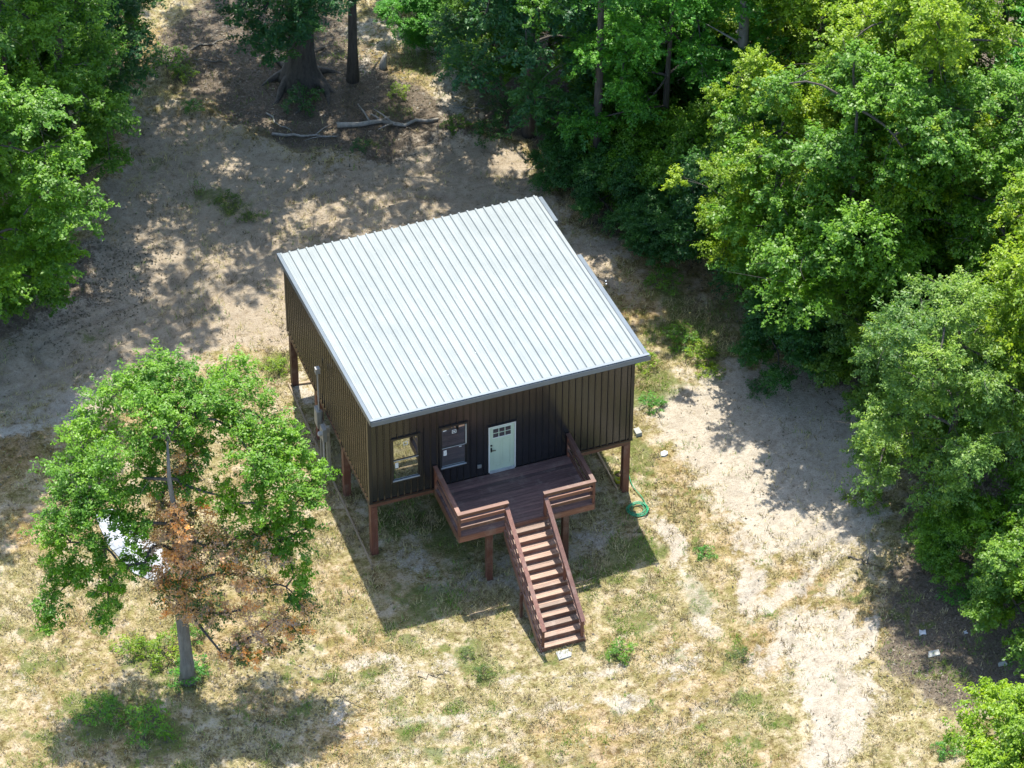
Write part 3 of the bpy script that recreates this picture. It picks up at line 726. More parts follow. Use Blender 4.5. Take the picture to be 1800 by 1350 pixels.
SH = [(530, 185, 'small dark shrub between the roots of the buttressed tree', DK, .8), (293, 118, 'small green shrub in the shaded glade', MD, .9), (325, 135, 'bright little shrub in the shaded glade', YL, .45), (340, 195, 'tiny bright shrub at the top of the graded dirt', VIV, .4),
      (632, 262, 'tiny dark shrub in front of the curved fallen log', DK, .4), (800, 225, 'small green shrub beside the stump', MD, .5), (862, 240, 'dark green shrub growing against the stump', DK, .75), (960, 330, 'small shrub on the dirt bank', MD, .6), (700, 165, 'small bright shrub in the sunny glade', YL, .45),
      (1090, 1150, 'bright green weed clump beside the bottom step', (.10, .24, .015), .5), (1240, 975, 'small green weed by the wheel track', VIV, .36), (1300, 1155, 'olive weed clump by the sandy track', (.10, .15, .03), .38), (850, 1185, 'olive weed clump in the straw in front of the stairs', (.10, .16, .03), .34), (820, 1150, 'pale weed in the straw in front of the stairs', (.15, .2, .05), .3),
      (335, 1190, 'leafy green shrub at the foot of the half-dead oak', VIV, .7), (290, 1150, 'bright shrub behind the half-dead oak', YL, .75), (180, 1265, 'vivid weeds in the half-dead oak\'s shade', (.12, .26, .02), .8), (260, 1285, 'vivid weeds spreading in front of the half-dead oak', (.12, .26, .02), .85), (230, 1145, 'small shrub left of the half-dead oak trunk', YL, .6),
      (330, 1120, 'green shrub right behind the half-dead oak trunk', MD, .6), (485, 650, 'bright grass clump by the cabin\'s back left post', YL, .5), (1135, 640, 'green weeds by the cabin\'s right wall', YL, .55), (1145, 715, 'green weeds at the edge of the sand patch by the cabin', VIV, .5), (1230, 630, 'bright weeds in dappled shade by the sand patch', YL, .6), (1195, 600, 'low weeds in dappled shade right of the roof', MD, .7),
      (1330, 690, 'dark shrub at the edge of the shaded sand', DK, .5), (1620, 960, 'shrub under the fine-leaved tree', MD, .8), (1690, 1060, 'light shrub beside the litter patch', VIV, .7), (1520, 885, 'bright sprig at the sand patch edge', YL, .7), (1665, 1320, 'small green weed beside the yellow-green bush', VIV, .45), (405, 360, 'sunlit grass clump in the middle of the graded dirt', (.12, .17, .03), .55),
      (435, 385, 'small grass clump beside the sunlit clump on the graded dirt', (.11, .16, .03), .35), (1250, 660, 'weeds at the head of the sand patch', YL, .45), (1170, 500, 'shaded weeds beside the roof corner', MD, .7), (900, 200, 'shaded shrub on the bank', DK, .8), (760, 110, 'olive shrub beside the broken stump', (.09, .12, .03), .6)]
for px, py, lab, c, s in SH:
    plant('shrub', 'shrub' if 'weed' not in lab and 'grass' not in lab else 'weed_clump', px, py, lab, 'shrub' if 'weed' not in lab and 'grass' not in lab else 'weeds', c, s * 1.1, s, px * .37, 'low shrubs and weeds')


# ---- grass, straw and leaf litter: nobody could count them
def scatter(name, label, n, dens, L, W, color, seed, lean, cat, clump=0):
    rng = np.random.RandomState(seed)
    x = rng.uniform(-16, 30, n * 6); y = rng.uniform(-17, 30, n * 6)
    # only where the yard is open to view
    i = ((y - GY0) / GS).astype(int); j = ((x - GX0) / GS).astype(int)
    d = dens(COV[0][i, j], COV[1][i, j], COV[2][i, j], x, y)
    d = d * np.clip((fbm(x, y, 4, .9 + seed * .03) - .42) * 5, 0, 1) * np.clip((fbm(x + 13, y - 8, 3, 2.4) - .36) * 5, .08, 1)
    keep = rng.rand(len(x)) < d; x = x[keep][:n]; y = y[keep][:n]; n = len(x)
    if clump:
        x = np.repeat(x, clump) + rng.normal(0, .06, n * clump); y = np.repeat(y, clump) + rng.normal(0, .06, n * clump); n = len(x)
    z = gh(x, y); a = rng.rand(n) * 6.283; l = L * (.5 + rng.rand(n)); ln = lean * (.4 + rng.rand(n))
    dx = np.cos(a); dy = np.sin(a); v = np.empty((n, 3, 3)); w = W * (.6 + .8 * rng.rand(n))
    v[:, 0] = np.stack([x - dy * w, y + dx * w, z - .01], 1); v[:, 1] = np.stack([x + dy * w, y - dx * w, z - .01], 1)
    v[:, 2] = np.stack([x + dx * l * np.sin(ln), y + dy * l * np.sin(ln), z + l * np.cos(ln) + .012], 1)
    me = quads(name, v.reshape(-1, 3), n, 3, np.clip(.45 + rng.normal(0, .22, n), 0, 1), MAT['blade'])
    o = link_mesh(name, me); o.color = (*color, 1); tag(o, label, cat, kind='stuff'); return o


scatter('dry_grass', 'sparse dry straw-coloured grass over the yard', 50000, lambda s, g, l, x, y: np.clip(1.0 - s * .8 - l * .8, 0, 1) * .9, .17, .011, (.43, .36, .20), 1, 1.0, 'grass', 4)
scatter('brown_grass', 'scattered brown dead grass stalks over the yard', 22000, lambda s, g, l, x, y: np.clip(1.0 - s * .7 - l * .3, 0, 1) * .6, .17, .011, (.15, .115, .065), 4, 1.0, 'grass', 5)
scatter('green_grass', 'patches of short green grass in the yard', 40000, lambda s, g, l, x, y: np.clip(g * 1.9 - .25, 0.05, 1), .15, .010, (.13, .24, .022), 9, .8, 'grass', 3)


def litter():
    rng = np.random.RandomState(6); n = 160000
    x = rng.uniform(-16, 30, n); y = rng.uniform(-16, 34, n)
    i = ((y - GY0) / GS).astype(int); j = ((x - GX0) / GS).astype(int)
    k = rng.rand(n) < np.clip(COV[2][i, j] * .9 + .035, 0, 1); x = x[k]; y = y[k]; n = len(x)
    P = np.stack([x, y, gh(x, y) + .018], 1); nr = np.array([0, 0, 1.]) + rng.normal(size=(n, 3)) * .35
    me = leaf_mesh('fallen_leaves', P, nr, .07 + .07 * rng.rand(n), np.clip(.4 + rng.normal(0, .25, n), 0, 1), rng, MAT['blade'])
    o = link_mesh('fallen_leaves', me); o.color = (.14, .118, .085, 1); tag(o, 'brown fallen leaves carpeting the ground under the trees', 'leaf litter', kind='stuff')


litter()

# ---------------------------------------------------------------- the cabin
W, D, ZF = 9.14, 9.05, 2.484
RY0, RY1, RZ0, RZ1 = -.73, 9.47, 6.70, 5.54          # roof plane: front edge high, back edge low
SL = (RZ1 - RZ0) / (RY1 - RY0)


def rz_(y): return RZ0 + SL * (y - RY0)


cabin = empty('cabin', (0, 0, 0))
tag(cabin, 'dark metal-sided cabin on tall brown posts with pale ribbed metal roof', 'house')


def rib_profile(u0, u1, pitch, h, wb, wt, minor=0.0, off=0.0):
    """points (u, height) of a ribbed sheet between u0 and u1"""
    us = {u0, u1}; k = math.floor((u0 - off) / pitch) - 1
    while off + k * pitch < u1 + pitch:
        c = off + k * pitch
        for d in (-wb / 2, -wt / 2, wt / 2, wb / 2): us.add(c + d)
        if minor:
            for m in (1 / 3, 2 / 3):
                for d in (-.022, 0, .022): us.add(c + pitch * m + d)
        k += 1
    us = sorted(u for u in us if u0 - 1e-9 <= u <= u1 + 1e-9)

    def hh(u):
        d = abs((u - off + pitch / 2) % pitch - pitch / 2)
        if d <= wt / 2 + 1e-9: return h
        if d < wb / 2: return h * (wb / 2 - d) / (wb / 2 - wt / 2)
        if minor:
            f = ((u - off) % pitch) / pitch
            for m in (1 / 3, 2 / 3):
                e = abs(f - m) * pitch
                if e < .022: return minor * (1 - e / .022)
        return 0.0
    return [(u, hh(u)) for u in us]


def wall(name, origin, ax, nrm, length, top, openings=()):
    """sheathing plus ribbed siding panels 0.914 m wide, cut round openings"""
    O = Vector(origin); A = Vector(ax); Nn = Vector(nrm)
    m = MB(); t0 = top(0) - .06; t1 = top(length) - .06
    cor = [O + A * 0, O + A * length, O + A * length + Vector((0, 0, t1 - ZF)), O + Vector((0, 0, t0 - ZF))]
    v = [c for c in cor] + [c - Nn * .12 for c in cor]
    m.add(v, [(0, 1, 2, 3), (7, 6, 5, 4), (0, 4, 5, 1), (1, 5, 6, 2), (2, 6, 7, 3), (3, 7, 4, 0)])
    w = m.build(name, MAT['core'], cabin)
    n = math.ceil(length / .9144 - 1e-6)
    for i in range(n):
        a = i * .9144 + (.001 if i else 0); b = min(length, (i + 1) * .9144 - .001); mb = MB()
        cuts = sorted({a, b} | {u for o in openings for u in (o[0], o[1]) if a < u < b})
        for c0, c1 in zip(cuts[:-1], cuts[1:]):
            mid = (c0 + c1) / 2; spans = [(ZF - .05, None)]
            for o in openings:
                if o[0] <= mid <= o[1]: spans = [(ZF - .05, o[2]), (o[3], None)]
            pr = rib_profile(c0, c1, .2286, .030, .070, .026, 0, .05)
            for z0, z1 in spans:
                if z1 is not None and z1 - z0 < .03: continue
                vv = []
                for u, h in pr:
                    q = O + A * u + Nn * (.008 + h); vv.append((q.x, q.y, z0)); vv.append((q.x, q.y, z1 if z1 is not None else top(u) - .05))
                mb.add(vv, [(2 * k, 2 * k + 2, 2 * k + 3, 2 * k + 1) for k in range(len(pr) - 1)])
        mb.build('siding_panel', MAT['siding'], w)
    return w


OPEN = [(.775, 1.705, 3.16, 5.0), (2.44, 3.325, 3.21, 5.0), (4.09, 5.03, 2.40, 4.56)]
wall('front_wall', (0, 0, ZF), (1, 0, 0), (0, -1, 0), W, lambda u: rz_(0), OPEN)
wall('back_wall', (W, D, ZF), (-1, 0, 0), (0, 1, 0), W, lambda u: rz_(D))
wall('left_wall', (0, D, ZF), (0, -1, 0), (-1, 0, 0), D, lambda u: rz_(D - u))
wall('right_wall', (W, 0, ZF), (0, 1, 0), (1, 0, 0), D, lambda u: rz_(u))
for x, y, sx, sy in ((0, 0, -1, -1), (W, 0, 1, -1), (0, D, -1, 1), (W, D, 1, 1)):       # corner trims
    m = MB(); x0, x1 = sorted((x + sx * .043, x - sx * .07)); y0, y1 = sorted((y + sy * .043, y - sy * .07))
    m.box(x0, x1, *sorted((y + sy * .043, y + sy * .039)), ZF - .055, rz_(y) - .07); m.box(*sorted((x + sx * .043, x + sx * .0391)), y0 + .0045, y1 - .0045, ZF - .055, rz_(y) - .07)
    m.build('corner_trim', MAT['darktrim'], cabin)
for a in (((-.043, -.050, ZF - .075), (W + .043, -.050, ZF - .075)), ((-.050, -.043, ZF - .075), (-.050, D + .043, ZF - .075)), ((W + .050, -.043, ZF - .075), (W + .050, D + .043, ZF - .075))):
    MB().bar(a[0], a[1], .012, .045).build('base_trim', MAT['darktrim'], cabin)

# roof
RX0, RX1 = -.10, W + .10
rm = MB()
vv = [(x, y, rz_(y) + dz) for dz in (-.12, -.012) for x, y in ((RX0, RY0 + .03), (RX1, RY0 + .03), (RX1, RY1 - .03), (RX0, RY1 - .03))]
rm.add(vv, [(3, 2, 1, 0), (4, 5, 6, 7), (0, 1, 5, 4), (1, 2, 6, 5), (2, 3, 7, 6), (3, 0, 4, 7)])
roof = rm.build('roof', MAT['core'], cabin)
YM = 3.95
npan = math.ceil((RX1 - RX0) / .9144)
for i in range(npan):
    a = RX0 + i * .9144; b = min(RX1, a + .9144)
    for lo, hi, dz in ((RY0, YM + .1, .004), (YM, RY1, -.004)):
        pr = rib_profile(a - (.02 if i else 0), b, .3048, .058, .10, .052, .006, RX0 + .09)
        m = MB(); vs = []
        dzz = dz + (.0025 if i % 2 else 0)
        for u, h in pr:
            for y in (lo, hi): vs.append((u, y, rz_(y) + dzz + h))
        m.add(vs, [(2 * k, 2 * k + 2, 2 * k + 3, 2 * k + 1) for k in range(len(pr) - 1)])
        nb = len(m.v); m.add([(u, lo, rz_(lo) - .01) for u, h in pr], []); kk = len(pr)
        m.f += [(nb + k, nb + k + 1, 2 * k + 2, 2 * k) for k in range(kk - 1)]
        m.build('roof_panel', MAT['roof'], roof)
# rake and fascia trims (the right rake trim has lost one length near the back)
m = MB()
m.box(RX0 - .03, RX1 + .17, RY0 - .045, RY0 - .02, RZ0 - .16, RZ0 + .015).build('fascia', MAT['trim'], roof)
MB().box(RX0 - .03, RX1 + .15, RY0 - .0195, RY0 + .075, RZ0 + .060, RZ0 + .066).build('eave_trim', MAT['trim'], roof)


def rake(x0, x1, ya, yb, name='rake_trim', zt=.06):
    m = MB(); v = []
    for dz in (-.15, zt):
        v += [(x0, ya, rz_(ya) + dz), (x1, ya, rz_(ya) + dz), (x1, yb, rz_(yb) + dz), (x0, yb, rz_(yb) + dz)]
    m.add(v, [(3, 2, 1, 0), (4, 5, 6, 7), (0, 1, 5, 4), (1, 2, 6, 5), (2, 3, 7, 6), (3, 0, 4, 7)]); return m.build(name, MAT['trim'], roof)


rake(RX0 - .055, RX0 + .05, RY0 - .0, RY1)
rake(RX1 + .012, RX1 + .15, RY0 + .08, 5.55, 'rake_trim', .012)
rake(RX1 + .012, RX1 + .15, 7.75, RY1 - .12, 'rake_trim', .012)
rng = random.Random(4)
for i in range(0, npan):     # fasteners and specks of dirt resting on the sheets
    for k in range(2):
        x = RX0 + .25 + i * .9144 + rng.random() * .5; y = rng.uniform(RY0 + .5, RY1 - .5)
        MB().tube([(x, y, rz_(y) - .004), (x, y, rz_(y) + .02)], .024, 6).build('screw', MAT['sill'], roof)

# windows
for (x0, x1, z0, z1) in OPEN[:2]:
    w = MB()
    for a in ((x0 - .05, x1 + .05, z1, z1 + .07), (x0 - .05, x1 + .05, z0 - .05, z0), (x0 - .05, x0, z0, z1), (x1, x1 + .05, z0, z1)): w.box(a[0], a[1], -.055, .02, a[2], a[3])
    win = w.build('window', MAT['darktrim'], cabin); zm = z0 + (z1 - z0) * .49
    for nm, za, zb, y in (('sash', zm, z1, -.014), ('sash', z0, zm, -.006)):
        s = MB()
        for a in ((x0, x1, zb - .035, zb), (x0, x1, za, za + .05), (x0, x0 + .05, za + .05, zb - .035), (x1 - .05, x1, za + .05, zb - .035)): s.box(a[0], a[1], y - .014, y + .005, a[2], a[3])
        s.build('sash', MAT['darktrim'], win)
        MB().box(x0 + .05, x1 - .05, y - .004, y + .002, za + .05, zb - .035).build('pane', MAT['glass'], win)
    MB().box(x0 + .04, x1 - .02, -.034, -.021, zm - .012, zm + .012).build('meeting_rail', MAT['sill'], win)
    MB().box(x0, x1, -.062, -.021, z0 + .001, z0 + .03).build('sill', MAT['sill'], win)
    if x0 > 2:
        MB().box(x1 - .028, x1 - .004, -.05, -.029, zm + .03, z1 - .04).build('jamb_liner', MAT['doortrim'], win)
        s = MB(); cx, cz = x0 + .47, z1 - .26
        for a in ((-.075, .075, .055, .075), (-.075, .075, -.075, -.055), (-.075, -.055, -.055, .055), (.055, .075, -.055, .055), (-.03, .03, -.02, .02)): s.box(cx + a[0], cx + a[1], -.022, -.0185, cz + a[2], cz + a[3])
        s.build('sticker', MAT['sticker'], win)
        MB().box(x0 + .09, x0 + .20, -.022, -.0185, z1 - .16, z1 - .12).build('sticker', MAT['sticker'], win)
        MB().box(x0 + .10, x0 + .21, -.014, -.0105, zm - .34, zm - .11).build('sticker', MAT['sticker'], win)
        MB().box(x1 - .25, x1 - .16, -.014, -.0105, zm - .1, zm - .07).build('sticker', MAT['sticker'], win)
    else:
        s = MB(); cx, cz = x0 + .47, z1 - .26
        for a in ((-.075, .075, .055, .075), (-.075, .075, -.075, -.055), (-.075, -.055, -.055, .055), (.055, .075, -.055, .055)): s.box(cx + a[0], cx + a[1], -.022, -.0185, cz + a[2], cz + a[3])
        s.build('sticker', MAT['sticker'], win); MB().box(x0 + .10, x0 + .21, -.014, -.0105, zm - .34, zm - .11).build('sticker', MAT['sticker'], win)

# door
x0, x1, z0, z1 = 4.09, 5.03, ZF + .03, 4.56
dr = MB().box(x0 + .035, x1 - .035, -.018, .03, z0 + .05, z1 - .035).build('door', MAT['doorpaint'], cabin); dr['label'] = 'sage green craftsman entry door'
f = MB()
for a in ((x0, x0 + .035, z0, z1), (x1 - .035, x1, z0, z1), (x0 + .035, x1 - .035, z1 - .035, z1)): f.box(a[0], a[1], -.06, .03, a[2], a[3])
f.build('frame', MAT['doortrim'], dr)
MB().box(x0 - .02, x1 + .02, -.062, .02, z1 + .001, z1 + .03).build('drip_cap', MAT['darktrim'], dr)
MB().box(x0 + .036, x1 - .036, -.075, .028, z0 - .04, z0 + .048).build('threshold', MAT['sill'], dr)
gw = (x1 - x0 - .07 - .26 - .06) / 3
for r_ in range(2):
    for c_ in range(3):
        a = x0 + .035 + .13 + c_ * (gw + .03); zz = z1 - .16 - .17 - r_ * .20
        MB().box(a, a + gw, -.024, -.0185, zz, zz + .17).build('pane', MAT['glass'], dr)
m = MB(); a, b, zt, zb = x0 + .14, x1 - .14, z1 - .13, z1 - .56
for q in ((a, b, zt, zt + .025), (a, b, zb, zb + .025)): m.box(q[0], q[1], -.03, -.0185, q[2], q[3])
m.build('light_frame', MAT['doortrim'], dr)
for k in range(2):          # raised stiles round the two lower panels
    a = x0 + .035 + .13 + k * .335; m = MB()
    for q in ((a, a + .27, 3.86, 3.885), (a, a + .27, 2.74, 2.765), (a, a + .025, 2.765, 3.86), (a + .245, a + .27, 2.765, 3.86)): m.box(q[0], q[1], -.030, -.0185, q[2], q[3])
    m.build('door_moulding', MAT['doorpaint'], dr)
MB().box(x0 + .075, x0 + .125, -.03, -.0185, 3.40, 3.60).tube([(x0 + .1, -.03, 3.5), (x0 + .1, -.075, 3.5)], .014, 8).bar((x0 + .09, -.075, 3.5), (x0 + .24, -.075, 3.485), .018, .024).build('handle', MAT['black'], dr)
MB().tube([(x0 + .1, -.018, 3.70), (x0 + .1, -.045, 3.70)], .034, 12).build('deadbolt', MAT['black'], dr)
MB().box(3.70, 3.83, -.075, -.033, 2.86, 2.99).box(3.735, 3.795, -.085, -.0755, 2.90, 2.95).build('outlet_cover', MAT['greysteel'], cabin)

# posts and beams under the floor
for x in (.12, 3.1, 6.05, W - .12):
    for y in (.12, 3.05, 6.0, D - .12):
        MB().box(x - .115, x + .115, y - .115, y + .115, -.3, ZF - .31).build('post', MAT['post'], cabin)
for y in (.115, 3.05, 6.0, D - .115):
    MB().box(.0, W, y - .1, y + .1, ZF - .31, ZF - .1).build('beam', MAT['rail'], cabin)
for k in range(16):
    x = .03 + k * (W - .06) / 15; MB().box(x - .02, x + .02, .02, D - .02, ZF - .0995, ZF - .062).build('joist', MAT['rail'], cabin)
for x in (.02, W - .02): MB().box(x - .02, x + .02, .23, D - .22, ZF - .30, ZF - .1).build('side_beam', MAT['rail'], cabin)
MB().box(.0, W, .0, D, ZF - .0615, ZF - .001).build('floor', MAT['core'], cabin)

# ---------------------------------------------------------------- deck
DX0, DX1, DY = 2.18, 6.92, -2.48
DZ = ZF - .035
deck = empty('deck', (0, 0, 0)); tag(deck, 'red-brown wooden entry deck with board railings', 'deck')
nb = 17; bw = (abs(DY) - .045) / nb
for k in range(nb):
    y = -.045 - k * bw
    MB().box(DX0 + .03, DX1 - .03, y - bw + .007, y, DZ - .035, DZ + (.002 if k % 3 else 0)).build('deck_board', MAT['deck'], deck)
for nm, a in (('rim_board', (DX0 + .041, DX1 - .041, DY - .02, DY + .02)), ('rim_board', (DX0, DX0 + .04, DY - .02, -.04)), ('rim_board', (DX1 - .04, DX1, DY - .02, -.04))):
    MB().box(*a, DZ - .27, DZ - .036 + (.05 if a[0] != DX0 + .041 else .0)).build(nm, MAT['rail'], deck)
for k in range(11):
    x = DX0 + .3 + k * .42; MB().box(x - .02, x + .02, DY + .03, -.05, DZ - .2, DZ - .036).build('joist', MAT['rail'], deck)
for x in (3.3, 5.95): MB().box(x - .1, x + .1, DY + .08, DY + .28, -.3, DZ - .201).build('post', MAT['post'], deck)
RT = 3.44
SX0, SX1 = 3.86, 5.19
for x, y in ((DX0 + .045, DY + .045), (DX1 - .045, DY + .045), (DX0 + .045, -.1), (DX1 - .045, -.1), (SX0 - .02, DY + .045), (SX1 + .0, DY + .045)):
    MB().box(x - .044, x + .044, y - .044, y + .044, DZ - .1, RT - .041).build('railing_post', MAT['post'], deck)


def rails(p, q, ax):
    n = Vector((q[0] - p[0], q[1] - p[1], 0)).normalized(); s = Vector((-n.y, n.x, 0))
    for z in (RT - .10, RT - .35, RT - .68): MB().bar((p[0], p[1], z), (q[0], q[1], z), .038, .135).build('rail', MAT['rail'] if ax == 'x' else MAT['railsl'], deck)


rails((DX0 + .09, DY + .025), (SX0 - .065, DY + .025), 'x'); rails((SX1 + .045, DY + .025), (DX1 - .09, DY + .025), 'x')
rails((DX0 + .066, DY + .09), (DX0 + .066, -.145), 'y'); rails((DX1 - .066, DY + .09), (DX1 - .066, -.145), 'y')
for a in ((DX0 - .02, SX0 + .06, DY - .03, DY + .11, 'x'), (SX1 - .06, DX1 + .02, DY - .03, DY + .11, 'x'), (DX0 - .02, DX0 + .12, DY + .1105, -.045, 'y'), (DX1 - .12, DX1 + .02, DY + .1105, -.045, 'y')):
    MB().box(*a[:4], RT - .04, RT).build('cap_rail', MAT['rail'] if a[4] == 'x' else MAT['railsl'], deck)

# ---------------------------------------------------------------- stairs
st = empty('staircase', (0, 0, 0)); tag(st, 'long straight wooden staircase with sloping railings leading up to the deck', 'stairs')
NT = 13; RISE = DZ / 14; RUN = (6.02 + DY - .02) / 13
TX0, TX1 = 3.74, 5.30
for k in range(NT):
    z = DZ - (k + 1) * RISE; y1 = DY - .022 - k * RUN; y0 = y1 - RUN
    hw = (RUN + .02) / 2
    for j in range(2):
        MB().box(TX0 + .04, TX1 - .04, y0 - .02 + j * hw + .003, y0 - .02 + (j + 1) * hw - .003, z - .036, z).build('tread', MAT['tread'], st)
    MB().box(TX0 + .042, TX1 - .042, y1 - .021, y1 - .003, z + .001, z + RISE - .037).build('riser', MAT['rail'], st)
y0 = DY - .022 - 13 * RUN
MB().box(TX0 + .042, TX1 - .042, y0 - .002, y0 + .016, -.1, RISE - .037).build('riser', MAT['rail'], st)
sl = RISE / RUN
ytop, ybot = DY - .021, y0 - .03
for x in (TX0 + .02, TX1 - .02):
    m = MB(); zt = DZ - RISE + .02; zb = zt - sl * (ytop - ybot)
    P = [(ytop, zt), (ytop, zt - .34), (ybot + .25, -.1), (ybot, -.1), (ybot, max(zb, .05) + .02)]
    v = [(x - .019, a, b) for a, b in P] + [(x + .019, a, b) for a, b in P]
    m.add(v, [(0, 1, 2, 3, 4), (9, 8, 7, 6, 5)] + [(i, i + 5, (i + 1) % 5 + 5, (i + 1) % 5) for i in range(5)]); m.build('stringer', MAT['railsl'], st)


def zn(y): return DZ - RISE + sl * (y - (DY - .02))       # nosing line


for x in (SX0 - .02, SX1 + .0):
    yb = ybot + .10
    for y in (yb, (yb + DY) / 2 - .1):
        MB().box(x - .044, x + .044, y - .044, y + .044, max(-.05, zn(y) - .3), zn(y) + .92).build('railing_post', MAT['post'], st)
    a, b = (x, DY - .03, zn(DY - .03) + 1.0), (x, yb - .12, zn(yb - .12) + 1.0)
    MB().bar(a, b, .14, .04).build('cap_rail', MAT['railsl'], st)
    for dz in (.68, .36):
        MB().bar((x + .06 * (1 if x < 4.5 else -1) * 0 + (-.064 if x < 4.5 else .064), DY - .06, zn(DY - .06) + dz), (x + (-.064 if x < 4.5 else .064), yb - .03, zn(yb - .03) + dz), .038, .085).build('rail', MAT['railsl'], st)
for x in (TX0 - .045, TX1 + .045): MB().box(x - .044, x + .044, -4.35, -4.262, -.2, zn(-4.3) - .02).build('support_post', MAT['post'], st)

# ---------------------------------------------------------------- smaller things about the yard
ut = empty('electric_meter_stand', (-.14, 4.3, 0)); tag(ut, 'grey electric meter stand with conduit mast beside the cabin\'s side wall', 'meter stand')
MB().box(-.06, .06, .55, .67, -.3, 2.3).build('post', MAT['greypost'], ut); MB().box(-.06, .06, -.17, -.05, -.3, 2.2).build('post', MAT['greypost'], ut)
MB().bar((-.01, -.18, 1.9), (-.01, .68, 1.9), .09, .14).build('rail', MAT['greypost'], ut)
MB().box(-.2, -.061, .35, .72, 1.75, 2.5).box(-.215, -.2005, .38, .69, 1.8, 2.45).build('breaker_box', MAT['greysteel'], ut)
mt = MB().box(-.2, -.061, -.22, .12, 1.62, 2.17).build('meter_box', MAT['greysteel'], ut)
MB().tube([(-.2, -.05, 1.9), (-.30, -.05, 1.9), (-.33, -.05, 1.9)], [.095, .09, .06], 14).build('meter_dial', MAT['pipe'], mt)
MB().tube([(-.11, .45, 2.45), (-.11, .45, 4.25)], .032, 8).build('conduit', MAT['pipe'], ut)
MB().box(-.19, -.03, .37, .53, 4.2, 4.42).build('weatherhead', MAT['pipe'], ut)
MB().tube([(-.13, -.02, 1.64), (-.13, -.02, -.2)], .035, 8).build('conduit', MAT['pipe'], ut)

for x, ya, yb, lab in ((-.16, -.5, 9.0, 'pale timber edging lying along the cabin\'s meter side'), (W - .35, 0.2, 6.0, 'pale timber edging lying under the cabin\'s right side')):
    o = MB().bar((0, ya, .03), (.06, yb, .03), .05, .10).build('edging_board', MAT['paletimber'], None, (x, 0, 0)); tag(o, lab, 'board')
o = MB().bar((0, 0, .03), (2.2, -.3, .03), .09, .07).build('edging_board', MAT['paletimber'], None, (-.05, 8.9, 0)); tag(o, 'pale timber edging lying across the cabin\'s back left post', 'board')


def wander(p, q, n, amp, seed, z=.03):
    r = random.Random(seed); p = Vector(p); q = Vector(q); d = (q - p); s = Vector((-d.y, d.x, 0)).normalized(); out = []; w = 0
    for i in range(n + 1):
        w = w * .6 + r.uniform(-amp, amp); t = i / n; out.append(p + d * t + s * w * (1 if 0 < i < n else .3) + Vector((0, 0, z)))
    return out


def stick(px0, py0, px1, py1, r, label, seed, mat='deadwood', twigs=0, name='fallen_branch', amp=.08):
    a = on(px0, py0); b = on(px1, py1); o = empty(name, a); tag(o, label, 'branch')
    pts = [p - a for p in wander(a, b, 9, amp, seed, r * .8)]
    MB().tube(pts, [r * (1 - .06 * i) for i in range(10)], 8).build('stem', MAT[mat], o, smooth=True); rr = random.Random(seed + 1)
    for k in range(twigs):
        i = rr.randint(3, 8); d = Vector((rr.uniform(-1, 1), rr.uniform(-1, 1), rr.uniform(.0, .35))).normalized() * rr.uniform(.5, 1.1)
        MB().tube([pts[i], pts[i] + d * .5 + Vector((0, 0, .05)), pts[i] + d], [r * .4, r * .3, r * .12], 5).build('twig', MAT[mat], o, smooth=True)


stick(592, 222, 770, 210, .11, 'curved pale fallen log behind the cabin with broken side limbs', 3, twigs=6, name='fallen_log', amp=.22)
stick(478, 237, 592, 241, .06, 'thin straight pale fallen branch beside the curved log', 9, twigs=2, amp=.07)
stick(468, 200, 512, 232, .04, 'short forked pale branch touching the thin straight branch', 12, amp=.1)
stick(800, 190, 850, 192, .03, 'thin pale stick below the glossy-leaved tree', 14, twigs=3)
stick(1012, 1026, 1046, 1017, .03, 'pale crooked stick lying right of the staircase', 15, 'paletimber', amp=.06)
stick(818, 1051, 830, 1022, .02, 'thin bent stick in the cabin\'s shadow', 16, 'paletimber', amp=.06)
stick(826, 1081, 896, 1058, .03, 'pale stick along the edge of the cabin\'s shadow', 18, 'paletimber', amp=.05)
stick(1490, 978, 1530, 990, .035, 'dark stick by the forked wheel track', 19, 'bark', twigs=2)
stick(735, 1190, 790, 1180, .016, 'thin dark twig loop on the bare straw', 22, 'bark', twigs=5, amp=.15)
stick(590, 1225, 640, 1245, .015, 'thin reddish twig on the straw near the oak\'s shadow', 23, 'bark', amp=.04)
stick(1290, 1010, 1310, 1060, .02, 'dry stalk lying across the sandy wheel track', 25, 'paletimber', amp=.05)
stick(335, 90, 420, 60, .04, 'grey fallen branch in the shaded glade', 27, 'palebark', twigs=7, amp=.12)
stick(340, 105, 400, 110, .03, 'grey forked branch lying in front of the shaded glade branch', 29, 'palebark', twigs=6, amp=.12)

p = on(848, 222); o = MB().tube([(0, 0, -.1), (.01, .02, .3), (.0, .05, .62)], [.17, .12, .10], 9).build('tree_stump', MAT['paletimber'], None, p, True); tag(o, 'short pale cut stump beside the dirt bank', 'stump')
p = on(672, 118); o = MB().tube([(0, 0, -.1), (.05, .0, .2), (.12, .03, .45), (.2, .05, .62)], [.17, .14, .09, .02], 7).build('tree_stump', MAT['deadwood'], None, p, True); tag(o, 'splintered pale stump in the sunny glade', 'stump')

# hose coil
p = on(1121, 898, .03); hs = MB(); pts = []
r = random.Random(2)
for i in range(0, 5 * 28 + 1):
    t = i / 28 * 2 * math.pi; rr = .31 + .05 * math.sin(t * .37 + 1) + .035 * math.sin(t * 1.21); pts.append((rr * math.cos(t) + .03 * math.sin(t * .19), rr * .95 * math.sin(t), .03 + .012 * (i / 28) + .015 * math.sin(t * 2.3)))
for k in range(1, 40): pts.append((.31 + .0 * k + .05 * math.sin(k * .2), .0 + k * .05, .022))
hs.tube(pts, .015, 6); o = hs.build('garden_hose', MAT['hose'], None, p, True); tag(o, 'coiled green garden hose on the grass beside the cabin\'s front right post', 'hose')

